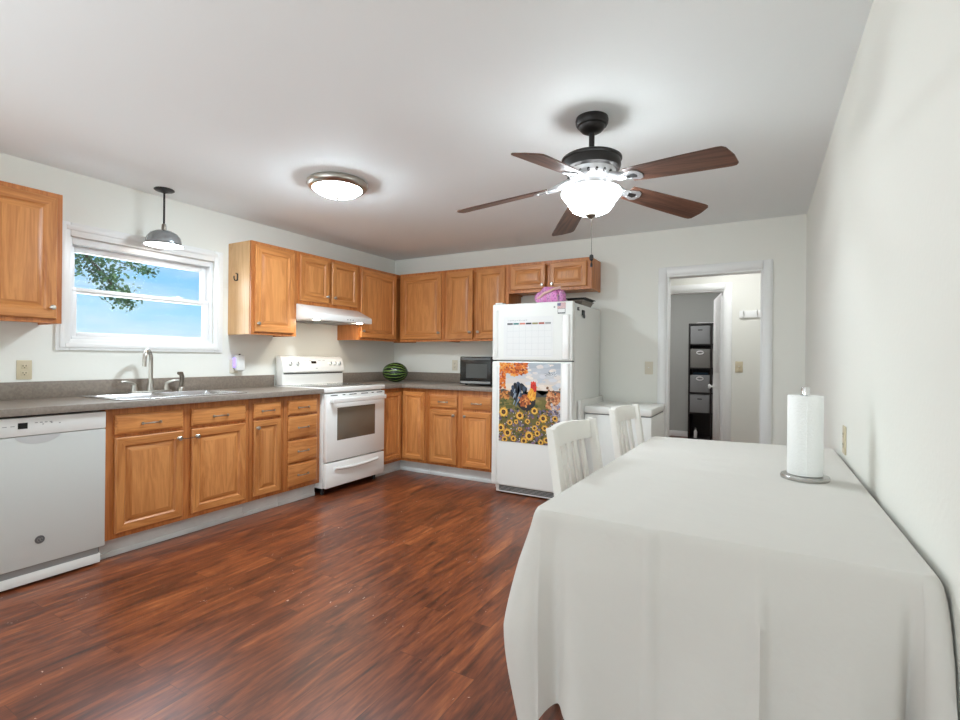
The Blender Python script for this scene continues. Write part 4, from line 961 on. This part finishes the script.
def make_chair(label, loc, rz):
    """slat-back chair, seat facing +x"""
    ch_ = thing('dining_chair', label, 'chair', loc, rz, 'white slat-back chairs at the table')
    W2 = 0.188
    MB().prism([(-0.02, -W2 + 0.02), (-0.02, W2 - 0.02), (0.40, W2 + 0.005), (0.42, W2 - 0.02), (0.42, -W2 + 0.02), (0.40, -W2 - 0.005)], 'z', 0.445, 0.475, bev=0.008).build('seat', chair_white, ch_)
    for s in (-1, 1):
        y = s * W2; pts = [(-0.085, 0.0), (-0.025, 0.43), (-0.03, 0.50), (-0.101, 0.944), (-0.131, 0.946), (-0.066, 0.50), (-0.07, 0.43), (-0.125, 0.0)]
        ya, yb = (y - 0.0 if s > 0 else y - 0.034), (y + 0.034 if s > 0 else y)
        MB().prism(pts, 'y', ya - s * 0.012, yb - s * 0.012, bev=0.005).build('back_post', chair_white, ch_)
        MB().prism([(0.36, s * 0.185 - 0.017), (0.394, s * 0.185 - 0.017), (0.394, s * 0.185 + 0.017), (0.36, s * 0.185 + 0.017)], 'z', 0, 0.444, bev=0.004).build('leg', chair_white, ch_)
        MB().box(-0.02, 0.359, s * 0.185 - 0.01, s * 0.185 + 0.01, 0.39, 0.4435).build('seat_rail', chair_white, ch_)
    def rail(z0, z1, crown):
        t = bmesh.new(); R = []
        for k in range(13):
            u = k / 12; y = -W2 + 0.013 + (2 * W2 - 0.026) * u; bow = 0.022 * math.sin(PI * u)
            def q(z): return -0.0585 - (z - 0.5) * 0.162 - bow
            zt_ = z1 + crown * math.sin(PI * u)
            R.append([t.verts.new(p) for p in ((q(z0) - 0.011, y, z0), (q(z0) + 0.011, y, z0), (q(zt_) + 0.011, y, zt_), (q(zt_) - 0.011, y, zt_))])
        for A, B in zip(R, R[1:]):
            for k in range(4): t.faces.new((A[k], A[(k + 1) % 4], B[(k + 1) % 4], B[k]))
        t.faces.new(R[0]); t.faces.new(R[-1]); m = MB(); m.add(t); return m
    rail(0.868, 0.936, 0.008).build('top_rail', chair_white, ch_); rail(0.535, 0.58, 0.0).build('lower_rail', chair_white, ch_)
    for k in range(5):
        u = (k + 1) / 6; y = -W2 + 0.013 + (2 * W2 - 0.026) * u; bow = 0.022 * math.sin(PI * u)
        q = lambda z: -0.0585 - (z - 0.5) * 0.162 - bow
        MB().prism([(q(0.575) - 0.006, 0.575), (q(0.575) + 0.006, 0.575), (q(0.878) + 0.006, 0.878), (q(0.878) - 0.006, 0.878)], 'y', y - 0.017, y + 0.017, bev=0.002).build('slat', chair_white, ch_)
    return ch_
chair = make_chair('white slat-back chair tucked in at the table end by the camera, beside the fridge', (3.353, -2.872, 0), math.radians(-4))
c2 = copy_tree(chair); c2.location = (3.366, -2.104, 0); c2.rotation_euler = (0, 0, math.radians(-4)); c2['label'] = 'white slat-back chair tucked in at the far table end before the chest freezer'
chair['label'] = 'white slat-back chair at the near half of the table overlapping the fridge'

# ------------------------------------------------------------------ paper towels
hx, hy_ = 3.990, -2.695
ph = thing('towel_holder', 'upright metal paper towel holder with a hammered round base', 'paper towel holder', (hx, hy_, TZ + 0.0025))
MB().lathe([(0.0, 0.015), (0.05, 0.015), (0.069, 0.013), (0.0715, 0.008), (0.070, 0.0), (0.0, 0.0)], seg=40).build('base', hammered, ph)
MB().cyl((0, 0, 0.012), (0, 0, 0.298), 0.006, seg=14).build('rod', chrome, ph)
MB().lathe([(0.006, 0.281), (0.0125, 0.282), (0.0125, 0.305), (0.0105, 0.308), (0.0, 0.3085)], seg=24).build('finial', chrome, ph)
pr_ = MB().lathe([(0.019, 0.0), (0.0505, 0.0), (0.0515, 0.002), (0.0515, 0.261), (0.0505, 0.263), (0.019, 0.263), (0.019, 0.0)], seg=48)
pr_.prism([(0.0, -0.0515), (0.02, -0.0475), (0.036, -0.037), (0.046, -0.026), (0.0485, -0.0275), (0.038, -0.039), (0.021, -0.0498), (0.001, -0.0537)], 'z', 0.002, 0.262)
pt_ = pr_.build('paper_towel_roll', towel_m, loc=(hx, hy_, TZ + 0.0185)); tag(pt_, 'full roll of white paper towels standing on the metal holder', 'paper towels')

# ------------------------------------------------------------------ ceiling fan
FC = (3.135, -2.332)
fan = thing('ceiling_fan', 'dark bronze five-blade ceiling fan with a lit glass bowl', 'ceiling fan', (FC[0], FC[1], H))
zf = lambda z: z - H
MB().lathe([(0.0, -0.0005), (0.076, -0.0005), (0.0785, -0.012), (0.077, -0.028), (0.071, -0.038), (0.063, -0.041), (0.060, -0.050), (0.050, -0.062), (0.036, -0.070), (0.022, -0.074), (0.0, -0.074)], seg=40).build('canopy', bronze, fan)
MB().cyl((0, 0, -0.072), (0, 0, zf(2.19)), 0.0135, seg=18).lathe([(0.0, 0.020), (0.020, 0.018), (0.026, 0.008), (0.026, 0), (0, 0)], c=(0, 0, zf(2.182)), seg=24).build('downrod', bronze, fan)
MB().lathe([(0.0, zf(2.186)), (0.05, zf(2.184)), (0.10, zf(2.177)), (0.134, zf(2.165)), (0.1435, zf(2.158)), (0.1435, zf(2.150)), (0.137, zf(2.146)), (0.139, zf(2.120)), (0.134, zf(2.105)), (0.118, zf(2.098)), (0.0, zf(2.098))], seg=56).build('motor_housing', bronze, fan)
m = MB().lathe([(0.0, zf(2.0975)), (0.116, zf(2.0975)), (0.112, zf(2.082)), (0.098, zf(2.056)), (0.085, zf(2.046)), (0.0, zf(2.046))], seg=56)
hub = m.build('hub', silver, fan); m = MB()
for k in range(18):
    a = 2 * PI * k / 18; m.cyl((0.094 * math.cos(a), 0.094 * math.sin(a), zf(2.068)), (0.114 * math.cos(a), 0.114 * math.sin(a), zf(2.076)), 0.008, 0.006, 8)
m.build('scroll_vents', bronze, hub)
MB().lathe([(0.0, zf(2.0455)), (0.075, zf(2.0455)), (0.075, zf(2.02)), (0.106, zf(2.016)), (0.106, zf(2.008)), (0.0, zf(2.008))], seg=40).build('light_fitter', silver, fan)
MB().lathe([(0.108, zf(2.0075)), (0.135, zf(2.0045))], seg=56).build('bulb', MAT['bulb_ring'], fan)  # unseen glowing ring added to throw light up at the ceiling
bw = MB().lathe([(0.136, zf(2.003)), (0.1435, zf(1.994)), (0.142, zf(1.984)), (0.129, zf(1.968)), (0.113, zf(1.946)), (0.102, zf(1.926)), (0.088, zf(1.908)), (0.065, zf(1.897)), (0.03, zf(1.893)), (0.0, zf(1.8925))], seg=56).build('glass_bowl', MAT['bowl_glow'], fan)
MB().lathe([(0.0, zf(1.8922)), (0.026, zf(1.892)), (0.028, zf(1.886)), (0.018, zf(1.88)), (0.009, zf(1.872)), (0.0, zf(1.869))], seg=20).build('finial', nickel_dk, fan)
for k in range(5):
    a = math.radians(-93.94 + 72 * k); dz = 0.021 * math.cos(a - 0.812)
    # local frame: x outward, then rotate; droop from hub to tip plus pitch
    droop = math.atan2(2.024 - 1.961 - dz * 0.65, 0.47); pitch = math.radians(-13)
    M4 = Matrix.Rotation(a, 4, 'Z') @ Matrix.Translation((0.19, 0, zf(2.026))) @ Matrix.Rotation(droop, 4, 'Y') @ Matrix.Rotation(pitch, 4, 'X')
    L0, L1 = 0.02, 0.488
    out_ = [(L0, -0.054), (0.1, -0.060), (0.3, -0.069), (L1 - 0.035, -0.0730), (L1 - 0.014, -0.070), (L1 - 0.002, -0.058), (L1 + 0.006, 0), (L1 - 0.002, 0.058), (L1 - 0.014, 0.070), (L1 - 0.035, 0.0730), (0.3, 0.069), (0.1, 0.060), (L0, 0.054)]
    b_ = MB().prism(out_, 'z', -0.003, 0.003, bev=0.0012, seg=1).build('blade', blade_wood, fan); b_.matrix_local = M4
    m = MB().prism([(-0.012, -0.018), (0.03, -0.030), (0.062, -0.04), (0.085, -0.028), (0.095, 0), (0.085, 0.028), (0.062, 0.04), (0.03, 0.030), (-0.012, 0.018)], 'z', -0.0085, -0.0035, bev=0.001, seg=1)
    m.tube([(-0.115, 0, 0.022), (-0.07, 0, 0.014), (-0.02, 0, 0.001), (0.02, 0, -0.006)], [0.016, 0.018, 0.018, 0.012], 10)
    for (x, y) in ((0.03, 0.02), (0.03, -0.02), (0.075, 0)): m.lathe([(0.005, 0), (0.004, -0.003), (0, -0.0035)], c=(x, y, -0.0085), seg=10)
    ir = m.build('blade_iron', silver, b_)
    MB().prism([(0.018, -0.011), (0.06, -0.017), (0.07, 0), (0.06, 0.017), (0.018, 0.011)], 'z', -0.0092, -0.0086).build('iron_cutout', bronze, ir)
pc = MB().cyl((0.004, -0.0, zf(1.874)), (0.004, 0.0, zf(1.690)), 0.0012, seg=6).build('pull_chain', nickel_dk, fan)
MB().lathe([(0.0, zf(1.698)), (0.009, zf(1.692)), (0.011, zf(1.680)), (0.008, zf(1.668)), (0.002, zf(1.664)), (0.003, zf(1.655)), (0.006, zf(1.650)), (0.006, zf(1.636)), (0.0, zf(1.634))], c=(0.004, 0, 0), seg=14).build('chain_fob', bronze, pc)

# ------------------------------------------------------------------ flush ceiling light and pendant
fl = thing('ceiling_light', 'round flush ceiling light with a nickel rim and glowing glass', 'ceiling light', (1.385, -2.285, H))
MB().lathe([(0.0, -0.0005), (0.188, -0.0005), (0.197, -0.010), (0.198, -0.026), (0.190, -0.040), (0.172, -0.052), (0.162, -0.052), (0.160, -0.02), (0.0, -0.02)], seg=56).build('rim', nickel, fl)
MB().lathe([(0.159, -0.046), (0.150, -0.058), (0.128, -0.075), (0.095, -0.089), (0.06, -0.097), (0.02, -0.1005), (0.0, -0.101)], seg=48).build('glass_shade', MAT['flush_glow'], fl)
MB().lathe([(0.0, -0.1008), (0.016, -0.101), (0.018, -0.106), (0.009, -0.111), (0.006, -0.119), (0.0, -0.123)], seg=16).build('finial', nickel_dk, fl)
pd = thing('pendant_light', 'grey metal dome pendant lamp hanging over the sink window', 'pendant lamp', (0.185, -2.758, H))
MB().lathe([(0.0, -0.0005), (0.062, -0.0005), (0.064, -0.006), (0.056, -0.012), (0.03, -0.016), (0.014, -0.026), (0.0, -0.026)], seg=30).build('canopy', bronze, pd)
MB().cyl((0, 0, -0.024), (0, 0, zf(2.11)), 0.0065, seg=12).build('rod', bronze, pd)
MB().lathe([(0.008, zf(2.115)), (0.0135, zf(2.110)), (0.0155, zf(2.085)), (0.0155, zf(2.07)), (0.022, zf(2.062)), (0.0, zf(2.058))], seg=20).build('socket', nickel_dk, pd)
MB().lathe([(0.016, zf(2.066)), (0.05, zf(2.062)), (0.082, zf(2.045)), (0.102, zf(2.018)), (0.110, zf(1.985)), (0.111, zf(1.972)), (0.126, zf(1.962)), (0.1262, zf(1.958)), (0.109, zf(1.967)), (0.106, zf(1.985)), (0.098, zf(2.016)), (0.079, zf(2.041)), (0.048, zf(2.057)), (0.016, zf(2.061))], seg=48).build('shade', [shade_grey], pd)
MB().lathe([(0.0, zf(1.962)), (0.06, zf(1.9585)), (0.1165, zf(1.9605)), (0.1075, zf(1.968)), (0.0, zf(1.978))], seg=40).build('diffuser', MAT['bulb_glow'], pd)

# ------------------------------------------------------------------ hall and far room
hl_ = thing('hall_light', 'round flush light on the hall ceiling beyond the doorway', 'ceiling light', (3.6, 0.62, H))  # unseen lamp added to brighten the hall walls
MB().lathe([(0.0, -0.0005), (0.14, -0.0005), (0.145, -0.015), (0.13, -0.03), (0.0, -0.03)], seg=36).build('rim', nickel, hl_)
MB().lathe([(0.128, -0.0305), (0.11, -0.06), (0.06, -0.08), (0.0, -0.086)], seg=36).build('glass_shade', MAT['hall_glow'], hl_)
fl2 = thing('far_room_light', 'round flush light on the ceiling of the grey room', 'ceiling light', (2.75, 2.3, H))  # unseen lamp added to lift the dark far room
MB().lathe([(0.0, -0.0005), (0.14, -0.0005), (0.145, -0.015), (0.13, -0.03), (0.0, -0.03)], seg=36).build('rim', nickel, fl2)
MB().lathe([(0.128, -0.0305), (0.11, -0.06), (0.06, -0.08), (0.0, -0.086)], seg=36).build('glass_shade', MAT['far_glow'], fl2)
rk = thing('coat_rack', 'white coat rack board with hooks on the hall wall', 'coat rack', (3.655, HY, 1.64))
box1('board', trim_white, rk, 0, 0.46, -0.018, -0.0005, 0, 0.075, bev=0.003)
for k in range(4):
    x = 0.04 + k * 0.125
    MB().lathe([(0.0, 0.002), (0.012, 0.002), (0.013, 0.0)], seg=12, mat=Matrix.Translation((x, -0.018, 0.04)) @ Matrix.Rotation(PI / 2, 4, 'X')).tube([(x, -0.019, 0.045), (x, -0.04, 0.052), (x, -0.055, 0.068), (x, -0.056, 0.085)], 0.0045, 8).tube([(x, -0.019, 0.03), (x, -0.034, 0.016), (x, -0.045, 0.018), (x, -0.046, 0.03)], 0.004, 8).build('hook', white_pl, rk)
SXA, SXB, SYA, SYB = 2.925, 3.535, 3.20, 3.552
sh = thing('cube_shelf', 'dark brown cube shelf of fabric bins against the grey wall', 'shelf', (SXA, SYA, 0)); w = SXB - SXA
for x in (0, (w - 0.018) / 2, w - 0.018): box1('upright', shelf_m, sh, x, x + 0.018, 0, SYB - SYA - 0.01, 0, 1.732)
zs = (0.02, 0.402, 0.700, 1.062, 1.412, 1.714)
for z in zs:
    for a in (0, 1):
        x0 = 0.0185 + a * (w - 0.018) / 2; box1('shelf_board', shelf_m, sh, x0, x0 + (w - 0.018) / 2 - 0.019, 0.001, SYB - SYA - 0.012, z, z + 0.018)
box1('back_panel', shelf_m, sh, 0.0, w, SYB - SYA - 0.009, SYB - SYA, 0.0, 1.732)
DESC = {(0, 1): ('grey', 'topmost in the first column'), (1, 1): ('grey', 'topmost in the second column beside the door'),
        (0, 2): ('taupe', 'second from the top in the first column'), (1, 2): ('taupe', 'second from the top in the second column'),
        (0, 3): ('grey', 'third from the top in the first column'), (1, 3): ('grey', 'third from the top in the second column'),
        (0, 4): ('pale grey', 'fourth from the top in the first column'), (1, 4): ('pale grey', 'fourth from the top in the second column')}
bw_, cw_ = 0.262, (w - 0.018) / 2
for (colm, row), (tone, where) in DESC.items():
    zb = zs[5 - row] + 0.0185; hgt = (0.265, 0.275, 0.255, 0.262)[row - 1]
    bx = thing('storage_bin', f'{tone} fabric storage bin, {where} of the shelf', 'bin', (SXA + 0.018 + colm * cw_ + (cw_ - 0.018) / 2, SYA + 0.006, zb), 0, 'fabric bins in the cube shelf')
    mt = bin_b if row in (2,) else bin_a
    m = MB(); h2 = bw_ / 2; m.box(-h2, h2, 0, 0.006, 0, hgt, bev=0.002).box(-h2, h2, 0.28, 0.286, 0, hgt).box(-h2, -h2 + 0.006, 0.006, 0.28, 0, hgt).box(h2 - 0.006, h2, 0.006, 0.28, 0, hgt).box(-h2 + 0.006, h2 - 0.006, 0.006, 0.28, 0, 0.006)
    m.build('bin_wall', mt, bx)
    if row in (2, 3): 
        pts = [(0.045 * math.cos(a) * (1 if abs(math.cos(a)) > 0.3 else 1), -0.003, hgt - 0.055 + 0.022 * math.sin(a)) for a in [2 * PI * k / 20 for k in range(21)]]
        MB().tube(pts, 0.008, 8).build('label_ring', white_pl, bx)
    else: MB().box(-0.03, 0.03, -0.002, -0.0005, hgt - 0.07, hgt - 0.055, bev=0.0005).build('handle_slot', black_matte, bx)
o = MB().box(-0.10, 0.10, -0.06, 0.06, 0, 0.03, bev=0.008).build('folded_cloth', flesh_b, loc=(SXA + 0.155, SYA + 0.15, zs[2] + 0.0185 + 0.256)); tag(o, 'folded blue cloth lying on the third bin of the shelf', 'cloth')
o = MB().box(-0.12, 0.12, -0.09, 0.09, 0, 0.014, bev=0.004).build('paper_stack', paper, loc=(SXA + 0.21, SYA + 0.16, 1.7325)); tag(o, 'white papers lying on top of the dark cube shelf', 'papers'); o.rotation_euler = (0, 0, 0.3)
bt = thing('bottle', 'small white bottle standing in the dark lowest shelf opening', 'bottle', (SXA + 0.10, SYA + 0.06, zs[0] + 0.0185))
MB().lathe([(0.0, 0.0), (0.022, 0.0), (0.024, 0.01), (0.024, 0.09), (0.012, 0.12), (0.009, 0.125), (0.0, 0.125)], seg=18).build('bottle_body', white_pl, bt)
MB().lathe([(0.010, 0.1255), (0.011, 0.128), (0.011, 0.15), (0.0, 0.152)], seg=14).build('cap', grey_mid, bt)
o = MB().box(0.02, 0.25, 0.03, 0.28, 0, 0.16, bev=0.01).build('black_case', black_matte, loc=(SXA + 0.34 - 0.015, SYA, zs[0] + 0.0185)); tag(o, 'black case on the lowest shelf behind the open door', 'case')

# ------------------------------------------------------------------ outdoors: lawn and the tree whose bough hangs into the window view
lw = MB().box(-30, -0.2, -30, 25, -0.75, -0.65).build('lawn', lawn_m); lw['kind'] = 'structure'
TP = Vector((-3.6, -4.6, -0.65))
tr = thing('tree', 'leafy tree outside whose bough hangs across the sink window', 'tree', TP)
rn = random.Random(5)
MB().tube([(0, 0, 0), (0.05, 0.1, 1.2), (0.02, 0.25, 2.4), (0.15, 0.5, 3.6), (0.2, 0.6, 4.8)], [0.17, 0.14, 0.12, 0.09, 0.05], 12).build('trunk', bark, tr)
# bough curve in world metres, then twigs and leaves around it
B_ = [Vector(p) for p in ((-3.45, -4.2, 2.6), (-3.3, -3.2, 2.85), (-3.1, -2.35, 2.62), (-3.0, -1.95, 2.34), (-2.97, -1.78, 2.14), (-2.95, -1.66, 1.97), (-2.95, -1.52, 1.83))]
B2 = [Vector(p) for p in ((-3.1, -2.35, 2.62), (-3.0, -1.85, 2.38), (-2.95, -1.50, 2.29), (-2.9, -1.24, 2.24))]
B3 = [Vector(p) for p in ((-3.2, -2.6, 2.75), (-3.0, -2.12, 2.40), (-2.95, -2.05, 2.12))]
m = MB()
for b, r0 in ((B_, 0.035), (B2, 0.012), (B3, 0.010)): m.tube([p - TP for p in b], [r0 * (1 - 0.85 * i / (len(b) - 1)) for i in range(len(b))], 8)
m.build('bough', bark, tr)
m = MB()
def leaf(p):
    d = Vector((rn.gauss(0, 1), rn.gauss(0, 1), rn.gauss(-0.5, 0.8))).normalized(); s = d.cross(Vector((rn.gauss(0, 1), rn.gauss(0, 1), rn.gauss(0, 1)))).normalized(); nn = d.cross(s)
    l = rn.uniform(0.034, 0.06); wd = l * 0.32
    vs = [m.bm.verts.new(p + q - TP) for q in (Vector((0, 0, 0)), d * l * 0.4 + s * wd + nn * 0.006, d * l * 0.75 + s * wd * 0.7, d * l, d * l * 0.75 - s * wd * 0.7, d * l * 0.4 - s * wd + nn * 0.006)]
    m.bm.faces.new(vs)
def along(b, n_, sp, t0=0.0):
    for _ in range(n_):
        t = (t0 + (1 - t0) * rn.random()) * (len(b) - 1); i = min(int(t), len(b) - 2); p = b[i].lerp(b[i + 1], t - i)
        s = sp * (1.15 - 0.6 * t / (len(b) - 1))
        leaf(p + Vector((rn.gauss(0, s), rn.gauss(0, s), rn.gauss(0, s * 0.8))))
along(B_, 900, 0.115, 0.3); along(B2, 260, 0.075, 0.1); along(B3, 240, 0.085, 0.2)
along([Vector((-3.5, -4.6, 3.6)), Vector((-3.4, -3.8, 3.7)), Vector((-3.3, -3.0, 3.4))], 500, 0.4)
m.build('foliage', leaf_m, tr)
